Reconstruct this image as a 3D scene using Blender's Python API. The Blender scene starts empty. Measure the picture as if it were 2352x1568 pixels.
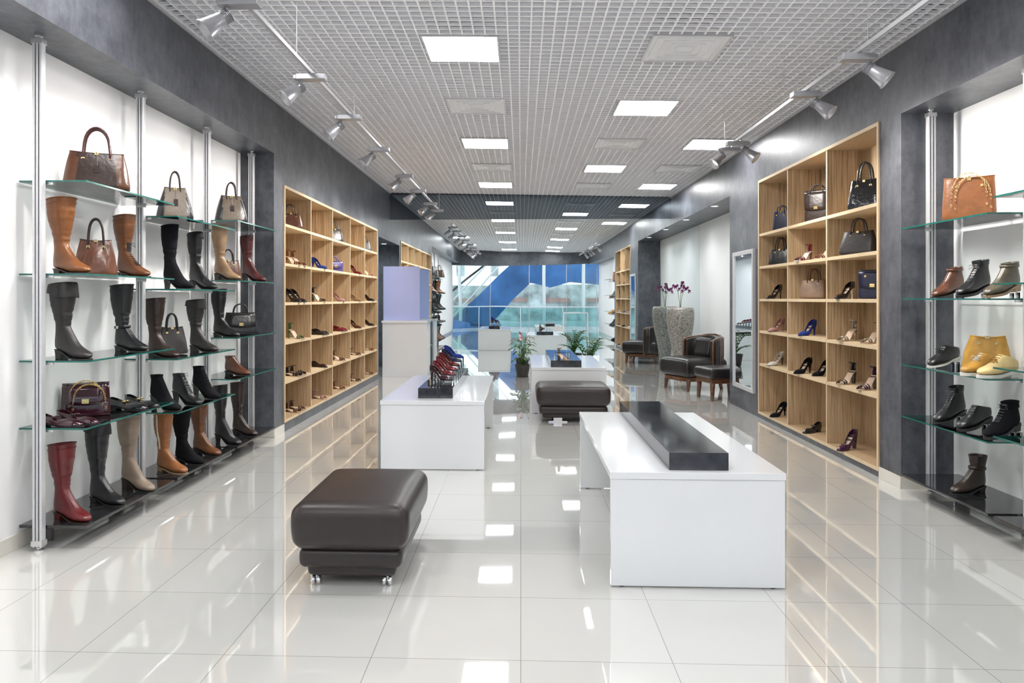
import bpy, bmesh, math, random
from math import sin, cos, pi, radians
from mathutils import Vector, Matrix
random.seed(7)
scene = bpy.context.scene
try:
    scene.view_settings.view_transform = 'Standard'
except Exception:
    pass
COL = scene.collection
LK = 1.06   # overall lamp level

# ------------------------------------------------------------------ materials
_mc = {}
def nodes_of(name):
    m = bpy.data.materials.new(name); m.use_nodes = True
    nt = m.node_tree
    return m, nt, nt.nodes['Principled BSDF']
def mat(name, col, rough=.5, metal=0., spec=.5, scale=8., amt=.06, bump=0., bscale=80., coat=0., stretch=None):
    key = (name, tuple(col), rough)
    if key in _mc: return _mc[key]
    m, nt, b = nodes_of(name)
    tc = nt.nodes.new('ShaderNodeTexCoord')
    src = tc.outputs['Object']
    if stretch:
        mp = nt.nodes.new('ShaderNodeMapping'); mp.inputs['Scale'].default_value = stretch
        nt.links.new(src, mp.inputs['Vector']); src = mp.outputs['Vector']
    nz = nt.nodes.new('ShaderNodeTexNoise'); nz.inputs['Scale'].default_value = scale
    nz.inputs['Detail'].default_value = 5
    nt.links.new(src, nz.inputs['Vector'])
    cr = nt.nodes.new('ShaderNodeValToRGB')
    cr.color_ramp.elements[0].position = .3; cr.color_ramp.elements[1].position = .7
    cr.color_ramp.elements[0].color = (*[max(0, c*(1-amt)) for c in col], 1)
    cr.color_ramp.elements[1].color = (*[min(1, c*(1+amt)) for c in col], 1)
    nt.links.new(nz.outputs['Fac'], cr.inputs['Fac'])
    nt.links.new(cr.outputs['Color'], b.inputs['Base Color'])
    b.inputs['Roughness'].default_value = rough
    b.inputs['Metallic'].default_value = metal
    b.inputs['Specular IOR Level'].default_value = spec
    b.inputs['Coat Weight'].default_value = coat
    b.inputs['Coat Roughness'].default_value = .05
    if bump > 0:
        n2 = nt.nodes.new('ShaderNodeTexNoise'); n2.inputs['Scale'].default_value = bscale
        nt.links.new(src, n2.inputs['Vector'])
        bp = nt.nodes.new('ShaderNodeBump'); bp.inputs['Strength'].default_value = bump
        bp.inputs['Distance'].default_value = .004
        nt.links.new(n2.outputs['Fac'], bp.inputs['Height']); nt.links.new(bp.outputs['Normal'], b.inputs['Normal'])
    _mc[key] = m
    return m
def leather(col, rough=.32): return mat('leather', col, rough, spec=.5, scale=14, amt=.18, bump=.5, bscale=30)
def suede(col): return mat('suede', col, .9, spec=.2, scale=30, amt=.15)
def patent(col): return mat('patent_leather', col, .12, spec=.6, scale=10, amt=.08, coat=.5)
def emis(name, col, s):
    m = bpy.data.materials.new(name); m.use_nodes = True; nt = m.node_tree
    nt.nodes.clear(); o = nt.nodes.new('ShaderNodeOutputMaterial'); e = nt.nodes.new('ShaderNodeEmission')
    e.inputs['Color'].default_value = (*col, 1); e.inputs['Strength'].default_value = s
    nt.links.new(e.outputs[0], o.inputs[0]); return m
def glossy(name, col, r=0.0):
    m = bpy.data.materials.new(name); m.use_nodes = True; nt = m.node_tree
    nt.nodes.clear(); o = nt.nodes.new('ShaderNodeOutputMaterial'); e = nt.nodes.new('ShaderNodeBsdfGlossy')
    e.inputs['Color'].default_value = (*col, 1); e.inputs['Roughness'].default_value = r
    nt.links.new(e.outputs[0], o.inputs[0])
    return m, nt, e
def thin_glass(name, tint, boost=1.0):
    m = bpy.data.materials.new(name); m.use_nodes = True; nt = m.node_tree
    nt.nodes.clear(); o = nt.nodes.new('ShaderNodeOutputMaterial')
    t = nt.nodes.new('ShaderNodeBsdfTransparent'); t.inputs['Color'].default_value = (*tint, 1)
    g = nt.nodes.new('ShaderNodeBsdfGlossy'); g.inputs['Roughness'].default_value = 0.01
    f = nt.nodes.new('ShaderNodeFresnel'); f.inputs['IOR'].default_value = 1.45
    mx = nt.nodes.new('ShaderNodeMixShader')
    mu = nt.nodes.new('ShaderNodeMath'); mu.operation = 'MULTIPLY'; mu.inputs[1].default_value = boost
    nt.links.new(f.outputs[0], mu.inputs[0]); nt.links.new(mu.outputs[0], mx.inputs[0])
    nt.links.new(t.outputs[0], mx.inputs[1]); nt.links.new(g.outputs[0], mx.inputs[2])
    nt.links.new(mx.outputs[0], o.inputs[0]); return m

def floor_material():
    m, nt, b = nodes_of('polished_tiles')
    tc = nt.nodes.new('ShaderNodeTexCoord'); mp = nt.nodes.new('ShaderNodeMapping')
    mp.inputs['Location'].default_value = (0.0, -0.46, 0)
    nt.links.new(tc.outputs['Object'], mp.inputs['Vector'])
    br = nt.nodes.new('ShaderNodeTexBrick'); br.offset = 0; br.squash = 1
    br.inputs['Scale'].default_value = 1; br.inputs['Brick Width'].default_value = .6; br.inputs['Row Height'].default_value = .6
    br.inputs['Mortar Size'].default_value = .0016; br.inputs['Mortar Smooth'].default_value = 0
    br.inputs['Color1'].default_value = (.665, .662, .632, 1); br.inputs['Color2'].default_value = (.685, .682, .652, 1)
    br.inputs['Mortar'].default_value = (.34, .33, .30, 1)
    nt.links.new(mp.outputs[0], br.inputs['Vector'])
    nt.links.new(br.outputs['Color'], b.inputs['Base Color'])
    b.inputs['Roughness'].default_value = .03
    b.inputs['Specular IOR Level'].default_value = 1.0
    b.inputs['IOR'].default_value = 1.6
    b.inputs['Coat Weight'].default_value = 1.0; b.inputs['Coat Roughness'].default_value = .02; b.inputs['Coat IOR'].default_value = 1.65
    nz = nt.nodes.new('ShaderNodeTexNoise'); nz.inputs['Scale'].default_value = 2.2
    nt.links.new(tc.outputs['Object'], nz.inputs['Vector'])
    bp = nt.nodes.new('ShaderNodeBump'); bp.inputs['Strength'].default_value = .015; bp.inputs['Distance'].default_value = .01
    nt.links.new(nz.outputs['Fac'], bp.inputs['Height']); nt.links.new(bp.outputs[0], b.inputs['Normal'])
    return m
def slate_material():
    m, nt, b = nodes_of('slate_wallcovering')
    tc = nt.nodes.new('ShaderNodeTexCoord')
    n1 = nt.nodes.new('ShaderNodeTexNoise'); n1.inputs['Scale'].default_value = 3.2; n1.inputs['Detail'].default_value = 10; n1.inputs['Roughness'].default_value = .75
    nt.links.new(tc.outputs['Object'], n1.inputs['Vector'])
    mp = nt.nodes.new('ShaderNodeMapping'); mp.inputs['Scale'].default_value = (6, 6, 2.4)
    nt.links.new(tc.outputs['Object'], mp.inputs['Vector'])
    n2 = nt.nodes.new('ShaderNodeTexNoise'); n2.inputs['Scale'].default_value = 3; n2.inputs['Detail'].default_value = 8; n2.inputs['Roughness'].default_value = .7
    nt.links.new(mp.outputs[0], n2.inputs['Vector'])
    ad = nt.nodes.new('ShaderNodeMath'); ad.operation = 'MULTIPLY_ADD'; ad.inputs[1].default_value = .65
    hf = nt.nodes.new('ShaderNodeMath'); hf.operation = 'MULTIPLY'; hf.inputs[1].default_value = .35
    nt.links.new(n2.outputs['Fac'], hf.inputs[0])
    nt.links.new(n1.outputs['Fac'], ad.inputs[0]); nt.links.new(hf.outputs[0], ad.inputs[2])
    cr = nt.nodes.new('ShaderNodeValToRGB')
    cr.color_ramp.elements[0].position = .38; cr.color_ramp.elements[1].position = .64
    cr.color_ramp.elements[0].color = (.042, .045, .056, 1); cr.color_ramp.elements[1].color = (.132, .137, .158, 1)
    nt.links.new(ad.outputs[0], cr.inputs[0]); nt.links.new(cr.outputs[0], b.inputs['Base Color'])
    b.inputs['Roughness'].default_value = .38
    bp = nt.nodes.new('ShaderNodeBump'); bp.inputs['Strength'].default_value = .2; bp.inputs['Distance'].default_value = .004
    nt.links.new(n2.outputs['Fac'], bp.inputs['Height']); nt.links.new(bp.outputs[0], b.inputs['Normal'])
    return m
def zebrano():
    m, nt, b = nodes_of('zebrano_veneer')
    tc = nt.nodes.new('ShaderNodeTexCoord'); mp = nt.nodes.new('ShaderNodeMapping')
    mp.inputs['Scale'].default_value = (40, 40, .7)
    nt.links.new(tc.outputs['Object'], mp.inputs['Vector'])
    n = nt.nodes.new('ShaderNodeTexNoise'); n.inputs['Scale'].default_value = 2.8; n.inputs['Detail'].default_value = 6; n.inputs['Roughness'].default_value = .62
    nt.links.new(mp.outputs[0], n.inputs['Vector'])
    cr = nt.nodes.new('ShaderNodeValToRGB'); e = cr.color_ramp.elements
    e[0].position = .32; e[0].color = (.23, .145, .075, 1)
    e[1].position = .62; e[1].color = (.58, .43, .27, 1)
    x = e.new(.46); x.color = (.43, .30, .175, 1)
    nt.links.new(n.outputs['Fac'], cr.inputs[0]); nt.links.new(cr.outputs[0], b.inputs['Base Color'])
    b.inputs['Roughness'].default_value = .4
    return m
MFLOOR = floor_material(); MSLATE = slate_material(); MZEB = zebrano()
MEDGE = mat('light_oak_edge', (.66, .51, .32), .45, scale=20, amt=.08, stretch=(1, 1, 6))
MWHITE = mat('white_wall_paint', (.85, .85, .86), .6, scale=2, amt=.015)
MWHITEB = mat('pale_wall_panel', (.78, .80, .80), .45, scale=2, amt=.02)
MLAM = mat('white_gloss_laminate', (.81, .82, .835), .12, scale=3, amt=.01, coat=.3)
MSKIRT = mat('cream_skirting_tile', (.70, .67, .61), .1, scale=4, amt=.03)
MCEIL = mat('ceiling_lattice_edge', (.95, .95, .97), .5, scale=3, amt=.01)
MCEILS = mat('ceiling_lattice_side_shaded', (.80, .80, .83), .6, scale=3, amt=.01)  # greyer than the edges: shade inside the cells painted into the side faces
MPLEN = mat('ceiling_void_paint', (.66, .66, .69), .8, scale=2, amt=.03)
MALU = mat('brushed_aluminium', (.72, .72, .73), .3, metal=.85, scale=40, amt=.05)
MALUW = mat('satin_aluminium', (.62, .62, .64), .38, metal=.4, scale=40, amt=.04)
MDARKG = mat('dark_groove', (.16, .16, .17), .5, metal=.5, scale=40, amt=.05)
MSTEEL = mat('chrome', (.8, .8, .82), .1, metal=1, scale=20, amt=.03)
MBLOCK = mat('polished_black_stone', (.019, .020, .024), .07, scale=7, amt=.8, coat=.25)
MBLOCKS = mat('grey_stone_side', (.034, .035, .043), .15, scale=9, amt=.75, coat=.2)
MBLKSH = mat('black_gloss_plinth', (.018, .018, .02), .06, scale=5, amt=.3, coat=.5)
MGLASS = thin_glass('clear_glass', (.93, .97, .96), 1.2)
MGEDGE = mat('green_glass_edge', (.015, .12, .10), .1, scale=20, amt=.2)
MACR = thin_glass('clear_acrylic', (.96, .97, .98), 1.6)
MSPOT = mat('spotlight_grey', (.36, .36, .38), .35, metal=.5, scale=30, amt=.04)
MRAIL = mat('rail_silver', (.46, .46, .48), .4, metal=.5, scale=30, amt=.04)
MLIGHT = emis('light_diffuser', (1, .993, .985), 29*LK)
MLENS = emis('spot_lens', (1, .95, .85), 7)
MOFF = mat('vent_panel_white', (.78, .78, .79), .4, scale=10, amt=.02)
MMIR, _, _ = glossy('mirror_silver', (.84, .87, .88))
MMIRW, nt_, g_ = glossy('wall_mirror_silver', (.85, .91, .92))
_n = nt_.nodes.new('ShaderNodeTexNoise'); _n.inputs['Scale'].default_value = 1.1; _n.inputs['Detail'].default_value = 0
_t = nt_.nodes.new('ShaderNodeTexCoord'); nt_.links.new(_t.outputs['Object'], _n.inputs['Vector'])
_b = nt_.nodes.new('ShaderNodeBump'); _b.inputs['Strength'].default_value = .16; _b.inputs['Distance'].default_value = .01
nt_.links.new(_n.outputs['Fac'], _b.inputs['Height']); nt_.links.new(_b.outputs[0], g_.inputs['Normal'])
MMIRT, _, _ = glossy('tinted_mirror', (.26, .30, .34))
MGOLD = mat('gold_metal', (.75, .55, .25), .2, metal=1, scale=20, amt=.04)
MBLACK = mat('black_rubber', (.02, .02, .02), .5, scale=20, amt=.1)
MWOOD = mat('walnut_frame', (.11, .042, .016), .25, scale=14, amt=.35, coat=.4, stretch=(1, 1, 5))
MOTT = mat('brown_ottoman_leather', (.028, .020, .019), .36, scale=9, amt=.1, bump=.15, bscale=220)
MCHL = mat('black_chair_leather', (.014, .012, .012), .28, scale=9, amt=.2, bump=.1, bscale=90)
MLEAF = mat('green_leaf', (.03, .11, .025), .35, scale=14, amt=.35)
MSTEM = mat('green_stem', (.08, .16, .04), .5, scale=14, amt=.2)
MORCH = mat('orchid_petal', (.22, .015, .16), .5, scale=30, amt=.3)
MSPATH = mat('pale_pink_spathe', (.6, .36, .32), .3, scale=12, amt=.2)
MPURP = mat('lilac_panel', (.48, .53, .86), .3, scale=2, amt=.02)
MBLUE = mat('blue_cladding', (.06, .18, .44), .35, scale=.6, amt=.4)
MMALL = mat('mall_floor', (.66, .70, .72), .12, scale=1, amt=.08)
MMALLG = mat('mall_pale_green', (.50, .58, .57), .4, scale=1.5, amt=.5)
MMALLR = mat('mall_terracotta', (.4, .28, .24), .4, scale=1.5, amt=.35)

# ------------------------------------------------------------------ mesh builder
class M:
    def __init__(s): s.v = []; s.f = []; s.m = []
    def box(s, x0, x1, y0, y1, z0, z1, mi=0, fm=None):
        b = len(s.v)
        s.v += [(x0,y0,z0),(x1,y0,z0),(x1,y1,z0),(x0,y1,z0),(x0,y0,z1),(x1,y0,z1),(x1,y1,z1),(x0,y1,z1)]
        fs = [('-z',(0,3,2,1)),('+z',(4,5,6,7)),('-y',(0,1,5,4)),('+x',(1,2,6,5)),('+y',(2,3,7,6)),('-x',(3,0,4,7))]
        for k, q in fs:
            s.f.append(tuple(b+i for i in q)); s.m.append((fm or {}).get(k, mi))
        return s
    def loft(s, rings, c0=True, c1=True, mi=0, closed=True, mf=None):
        b = len(s.v); n = len(rings[0])
        for r in rings: s.v += [tuple(p) for p in r]
        for i in range(len(rings)-1):
            for j in range(n if closed else n-1):
                k = (j+1) % n
                q = (b+i*n+j, b+i*n+k, b+(i+1)*n+k, b+(i+1)*n+j)
                s.f.append(q)
                s.m.append(mf([s.v[t] for t in q]) if mf else mi)
        if c0: s.f.append(tuple(b+j for j in range(n))[::-1]); s.m.append(mi)
        if c1: s.f.append(tuple(b+(len(rings)-1)*n+j for j in range(n))); s.m.append(mi)
        return s
    def tube(s, pts, r, n=8, mi=0, closed=False, flat=1.0):
        pts = [Vector(p) for p in pts]; N = len(pts)
        rr = r if isinstance(r, (list, tuple)) else [r]*N
        rings = []; up = None
        for i, p in enumerate(pts):
            if closed: t = pts[(i+1) % N]-pts[i-1]
            else: t = pts[min(i+1, N-1)]-pts[max(i-1, 0)]
            if t.length < 1e-9: t = Vector((0, 0, 1))
            t.normalize()
            if up is None:
                up = Vector((0, 0, 1)) if abs(t.z) < .9 else Vector((1, 0, 0))
            a = (up - t*up.dot(t)); a.normalize(); up = a
            c = t.cross(a)
            rings.append([p + (a*cos(2*pi*k/n) + c*sin(2*pi*k/n)*flat)*rr[i] for k in range(n)])
        if closed: rings.append(rings[0]); return s.loft(rings, False, False, mi)
        return s.loft(rings, True, True, mi)
    def lathe(s, prof, n=24, c=(0, 0, 0), c0=True, c1=True, mi=0):
        rings = [[(c[0]+r*cos(2*pi*k/n), c[1]+r*sin(2*pi*k/n), c[2]+z) for k in range(n)] for r, z in prof]
        return s.loft(rings, c0, c1, mi)
    def cushion(s, cx, cy, cz, hx, hy, hz, r, puff=0., side=0., n=14, mi=0, taper=0.):
        ts = [sin(pi/2*(-1+2*i/n)) for i in range(n+1)]
        for ax in range(3):
            for sg in (-1, 1):
                b = len(s.v)
                for i in range(n+1):
                    for j in range(n+1):
                        q = [0, 0, 0]; q[ax] = sg; q[(ax+1) % 3] = ts[i]; q[(ax+2) % 3] = ts[j]
                        p = Vector((q[0]*hx, q[1]*hy, q[2]*hz))
                        inn = Vector((max(-hx+r, min(hx-r, p.x)), max(-hy+r, min(hy-r, p.y)), max(-hz+r, min(hz-r, p.z))))
                        d = p-inn
                        if d.length > 1e-9: p = inn+d.normalized()*r
                        u, v, w = p.x/hx, p.y/hy, p.z/hz
                        p.z += puff*(1-u*u)*(1-v*v)*w
                        k = side*(1-w*w)+taper*w
                        p.x += k*u; p.y += k*v
                        s.v.append((cx+p.x, cy+p.y, cz+p.z))
                for i in range(n):
                    for j in range(n):
                        q = (b+i*(n+1)+j, b+(i+1)*(n+1)+j, b+(i+1)*(n+1)+j+1, b+i*(n+1)+j+1)
                        s.f.append(q if sg > 0 else q[::-1]); s.m.append(mi)
        return s
    def xf(s, mtx, start=0):
        for i in range(start, len(s.v)): s.v[i] = tuple(mtx @ Vector(s.v[i]))
        return s
    def mesh(s, name, mats, smooth=False, merge=True, recalc=True):
        me = bpy.data.meshes.new(name)
        me.from_pydata(s.v, [], s.f)
        for m in mats: me.materials.append(m)
        for p, i in zip(me.polygons, s.m): p.material_index = i
        if merge or recalc:
            bm = bmesh.new(); bm.from_mesh(me)
            if merge: bmesh.ops.remove_doubles(bm, verts=bm.verts, dist=1e-5)
            if recalc: bmesh.ops.recalc_face_normals(bm, faces=bm.faces)
            bm.to_mesh(me); bm.free()
        if smooth:
            for p in me.polygons: p.use_smooth = True
        me.update(); return me

def part(n, m, mats, smooth=False, bevel=0, sub=0, solid=0, label=None, merge=True, bseg=2):
    if not isinstance(mats, (list, tuple)): mats = [mats]
    return dict(n=n, me=m.mesh(n, mats, smooth, merge), bevel=bevel, sub=sub, solid=solid, label=label, bseg=bseg)
def mk(p, parent=None):
    o = bpy.data.objects.new(p['n'], p['me']); COL.objects.link(o)
    if p['solid']:
        d = o.modifiers.new('thickness', 'SOLIDIFY'); d.thickness = p['solid']; d.offset = -1
    if p['bevel']:
        d = o.modifiers.new('bevel', 'BEVEL'); d.width = p['bevel']; d.segments = p['bseg']; d.limit_method = 'ANGLE'; d.angle_limit = radians(40)
    if p['sub']:
        d = o.modifiers.new('smooth', 'SUBSURF'); d.levels = p['sub']; d.render_levels = p['sub']
    if parent: o.parent = parent
    if p.get('label') and parent: o['label'] = p['label']
    return o
def thing(name, label, cat, loc, rot, parts, group=None, scale=1.0):
    e = bpy.data.objects.new(name, None); e.empty_display_size = .05
    COL.objects.link(e); e.location = loc
    e.rotation_euler = rot if isinstance(rot, (tuple, list)) else (0, 0, radians(rot))
    e.scale = scale if isinstance(scale, tuple) else (scale,)*3
    e['label'] = label; e['category'] = cat
    if group: e['group'] = group
    for p in parts: mk(p, e)
    return e
def structure(name, m, mats, smooth=False, bevel=0):
    o = mk(part(name, m, mats, smooth=smooth, bevel=bevel)); o['kind'] = 'structure'; return o

# ------------------------------------------------------------------ camera
YAW = 2.2; FPX = 1650
cam = bpy.data.cameras.new('camera'); co = bpy.data.objects.new('camera', cam); COL.objects.link(co)
co.location = (0, 0, 1.44); co.rotation_euler = (radians(90), 0, radians(YAW))
cam.sensor_width = 36; cam.lens = FPX/2352*36
cam.shift_x = .0183; cam.shift_y = -.0421; cam.clip_start = .05; cam.clip_end = 200
scene.camera = co

# ------------------------------------------------------------------ room constants
XL, XLB = -2.55, -2.90
XR, XRB = 2.88, 3.27
YM = 13.9; YF = -2.6
def zc(x): return 3.49 - .0204*(x+2.54)

structure('floor', M().box(-3.3, 3.7, YF, YM+.02, -.1, 0), MFLOOR)
structure('floor', M().box(-30, 30, -30, YF, -.1, -.002), MMALL)
def wallbits(name, bits, mt):
    for b in bits: structure(name, M().box(*b), mt)
wallbits('wall_left', [(-3.3, XL, YF, 7.33, 2.94, 3.7), (-3.3, XL, 7.33, 7.63, 0, 3.7), (-3.3, XL, 7.63, 12.65, 2.66, 3.7), (-3.3, XL, 7.63, 12.65, 0, .10),
    (-3.3, XL, 12.65, 12.80, 0, 3.7), (-3.3, XL, 12.80, YM, 2.55, 3.7), (-3.3, -2.93, 7.63, 12.65, .1, 2.66)], MSLATE)
structure('wall_left', M().box(-3.3, XLB, YF, 7.33, 0, 2.94), MWHITE)
structure('wall_left', M().box(-3.3, -3.15, 12.80, YM, 0, 2.55), MWHITEB)
wallbits('wall_right', [(XR, 3.7, YF, 5.56, 2.84, 3.7), (XR, 3.7, 5.56, 5.88, 0, 3.7), (XR, 3.7, 5.88, 8.81, 2.86, 3.7), (XR, 3.7, 5.88, 8.81, 0, .05),
    (3.26, 3.7, 5.88, 8.81, .05, 2.86), (XR, 3.7, 8.81, 10.03, 0, 3.7), (XR, 3.7, 10.03, YM, 2.85, 3.7)], MSLATE)
structure('wall_right', M().box(XRB, 3.7, YF, 5.56, 0, 2.84), MWHITE)
structure('wall_right', M().box(3.42, 3.7, 10.03, YM, 0, 2.85), MWHITEB)
b = M(); b.box(XL-.0, XL+.012, 7.318, 7.63, 0, .09); b.box(XLB, XL+.012, 7.318, 7.33, 0, .09); b.box(XLB, XLB+.012, YF, 7.318, 0, .09)
structure('baseboard_left', b, MSKIRT, bevel=.002)
b = M(); b.box(XR-.012, XR, 5.548, 5.88, 0, .09); b.box(XR-.012, XRB, 5.548, 5.56, 0, .09); b.box(XRB-.012, XRB, YF, 5.548, 0, .09)
structure('baseboard_right', b, MSKIRT, bevel=.002)
structure('wall_back', M().box(-3.4, 3.8, YM+.02, YM+.2, 0, 3.7), MSLATE)
structure('wall_front', M().box(-3.3, 3.7, YF-.2, YF, 2.85, 3.7), MSLATE)
fr = M()
for x in (-2.9, -1.3, .35, 1.95, 3.2): fr.box(x-.012, x+.012, YF-.08, YF-.02, 0, 2.85)
structure('window_1', fr, MALU)
structure('window_2', M().box(-2.87, -1.33, YF-.055, YF-.045, 0, 2.85), MGLASS)
structure('window_3', M().box(1.98, 3.17, YF-.055, YF-.045, 0, 2.85), MGLASS)

# ceiling lattice
g = M(); P = .0865; t = .012
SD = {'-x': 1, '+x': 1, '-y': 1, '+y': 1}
x = XL+.03
while x < XR:
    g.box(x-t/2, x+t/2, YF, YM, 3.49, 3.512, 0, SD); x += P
y = YF; t = .015
while y < YM:
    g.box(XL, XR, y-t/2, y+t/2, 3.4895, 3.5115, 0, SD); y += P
g.v = [(a, b_, c - .0204*(a+2.54)) for a, b_, c in g.v]
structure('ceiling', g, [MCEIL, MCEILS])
structure('ceiling', M().box(-3.3, 3.7, YF, YM+.2, 3.58, 3.8), MPLEN)
tr = M()
for xx in (XL, XR-.02): tr.box(xx, xx+.02, YF, YM, 3.475, 3.54)
tr.v = [(a, b_, c - .0204*(a+2.54)) for a, b_, c in tr.v]
structure('trim_1', tr, MALUW)

# mirror wall
def mirror_panel(name, x0, x1, z0, z1, mt, label):
    thing(name, label, 'mirror', ((x0+x1)/2, YM, z0), 0,
          [part('mirror_glass', M().box(x0-(x0+x1)/2+.001, x1-(x0+x1)/2-.001, 0, .018, 0, z1-z0), mt)], 'mirrored wall panels')
mirror_panel('mirror_panel', -3.15, 3.42, 0.0, 2.97, MMIRW, 'large clear mirror panel covering the lower end wall')
mirror_panel('mirror_panel', -2.55, 2.88, 2.975, 3.45, MMIRT, 'dark tinted mirror strip above the clear mirrored wall')

# ------------------------------------------------------------------ ceiling panels
def lightpanel(x, y, on=True, S=.285):
    z = zc(x)
    fr = M()
    fr.box(-S-.015, S+.015, -S-.015, -S, -.012, .05); fr.box(-S-.015, S+.015, S, S+.015, -.012, .05)
    fr.box(-S-.015, -S, -S, S, -.012, .05); fr.box(S, S+.015, -S, S, -.012, .05)
    fr.box(-S, S, -S, S, .002, .05)
    if on:
        thing('ceiling_light_panel', 'square lit white light panel set in lattice ceiling', 'ceiling light', (x, y, z), (0, .0204, 0),
              [part('panel_frame', fr, MALUW), part('diffuser', M().box(-S, S, -S, S, -.008, 0), MLIGHT)], 'lit ceiling panels')
    else:
        d = M(); d.box(-S, S, -S, S, -.006, 0)
        q = [.25, .19, .13, .07]
        vv = M()
        for r in q:
            for k in range(4):
                vv.box(-r, r, -r-.006, -r+.006, -.016, -.006)
                vv.xf(Matrix.Rotation(pi/2, 4, 'Z'), 0)
        thing('ceiling_vent_panel', 'square unlit white air vent panel in lattice ceiling', 'air vent', (x, y, z), (0, .0204, 0),
              [part('panel_frame', fr, MALUW), part('vent_plate', d, MOFF), part('vent_louvre', vv, MOFF, merge=False)], 'unlit ceiling panels')
for x, y in [(-.47, 5.76), (1.28, 7.48), (-.457, 9.28), (2.4, 9.18), (1.27, 10.95), (-.446, 12.68), (2.37, 12.6),
             (1.28, 3.95), (-.47, 2.2), (1.28, .45), (-.47, -1.2), (1.28, -1.6), (-2.0, .5), (-2.0, 3.9)]:
    lightpanel(x, y, True)
for x, y in [(1.29, 5.72), (-.46, 7.48), (1.25, 9.2), (-.44, 10.98), (2.35, 10.9), (1.26, 12.65)]:
    lightpanel(x, y, False)

# ------------------------------------------------------------------ track lights
def track(X, z, y0, y1, ys_w, label):
    m = M(); m.box(-.013, .013, y0, y1, -.013, .013); m.box(-.005, .005, y0+.01, y1-.01, -.017, -.013)
    ws = [part('suspension_wire', M().tube([(0, yy, .013), (0, yy, zc(X)+.03-z)], .002, 6), MALU) for yy in ys_w]
    thing('lighting_track', label, 'light track', (X, 0, z), 0, [part('rail', m, MRAIL)]+ws, 'suspended lighting tracks')
ZT = 3.0
track(-1.45, ZT, 2.4, 12.75, (3.0, 4.6, 6.2, 7.8, 9.4, 11, 12.7), 'long silver lighting track hung from lattice ceiling')
track(2.13, ZT, 1.6, 7.65, (2.2, 4.5, 5.9, 7.6), 'shorter silver lighting track hung from lattice ceiling')
def spot(X, y, side, tw=0., e=55):
    gb = M()
    gb.box(-.12, .10, -.045, .045, -.065, -.022)
    gb.box(.10, .125, -.035, .035, -.06, -.028)
    ad = M(); ad.box(-.03, .03, -.018, .018, -.024, -.014)
    A = Vector((.07, 0, -.065))
    d = Vector((.62, -.28+tw, -.60)).normalized()
    arm = M()
    arm.tube([A, A+Vector((.0, 0, -.03)), A+Vector((.03, 0, -.06))], .011, 8)
    arm.tube([A+Vector((.0, .045, -.05)), A+Vector((.0, -.045, -.05))], .007, 6)
    q = Vector((0, 0, -1)).rotation_difference(d).to_matrix().to_4x4()
    T_ = Matrix.Translation(A+Vector((.02, 0, -.06))) @ q
    head = M()
    head.lathe([(.012, .045), (.034, .04), (.036, .0), (.038, -.01), (.062, -.13), (.068, -.132), (.068, -.14), (.060, -.14), (.05, -.09), (.03, -.07)], 24, c1=True)
    head.xf(T_)
    fins = M()
    for k in range(5): fins.lathe([(.043, .036-.009*k), (.043, .033-.009*k)], 20)
    fins.xf(T_)
    lens = M(); lens.lathe([(.045, -.085), (.045, -.088)], 20)
    lens.xf(T_)
    if side < 0:
        for mm in (gb, ad, arm, head, fins, lens): mm.xf(Matrix.Scale(-1, 4, (1, 0, 0)))
    e_ = thing('track_spotlight', 'silver adjustable spotlight with ribbed conical head on track', 'spotlight', (X, y, ZT), 0,
          [part('driver_box', gb, MSPOT, bevel=.004), part('track_adapter', ad, MSPOT), part('bracket', arm, MSPOT),
           part('lamp_head', head, MSPOT, smooth=True), part('cooling_fins', fins, MSPOT, label='ribbed silver cooling fins'), part('lens', lens, MLENS)], 'track spotlights', .9)
    L = bpy.data.lights.new('bulb', 'SPOT'); L.energy = e*LK; L.spot_size = radians(115); L.spot_blend = .9; L.shadow_soft_size = .07
    L.color = (1, .95, .89)
    lo = bpy.data.objects.new('bulb', L); COL.objects.link(lo); lo.parent = e_
    dd = Vector((d.x*side, d.y, d.z))
    lo.location = Vector(((A.x+.02)*side, 0, A.z-.06)) + dd*.16
    lo.rotation_euler = Vector((dd.x, dd.y*.3, dd.z)).to_track_quat('-Z', 'Y').to_euler()
for y, e in ((3.65, 58), (4.9, 72), (6.0, 80), (7.3, 92), (8.9, 100), (10.1, 105), (11.5, 105), (12.4, 105)): spot(-1.45, y, -1, random.uniform(-.1, .1), e)
for y, s in ((3.3, 1), (4.63, 1), (5.45, 1), (7.15, 1), (7.45, -1)): spot(2.13, y, s, random.uniform(-.1, .1), 82 if s > 0 else 35)
# fill lamps added to brighten the far alcoves, shaped as small downlights
MFILL = emis('fill_lamp_diffuser', (1, 1, 1), 4)
def fill_lamp(x, y, z, e):
    m = M().lathe([(.05, -.004), (.05, 0)], 20)
    r_ = M().lathe([(.05, -.004), (.065, -.006), (.065, 0), (.05, 0)], 20, c0=False, c1=False)
    t_ = thing('added_fill_lamp', 'small round fill lamp added under the soffit to brighten the alcove', 'ceiling light', (x, y, z), 0, [part('diffuser', m, MFILL), part('ring', r_, MALUW)], 'added alcove fill lamps')
    L = bpy.data.lights.new('bulb', 'SPOT'); L.energy = e*LK; L.spot_size = radians(165); L.spot_blend = 1; L.shadow_soft_size = .25; L.color = (.98, .99, 1)
    lo = bpy.data.objects.new('bulb', L); COL.objects.link(lo); lo.parent = t_; lo.location = (0, 0, -.02)
fill_lamp(-2.78, 13.3, 2.55, 45)
for y in (11.1, 13.0): fill_lamp(2.96, y, 2.85, 34)

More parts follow.
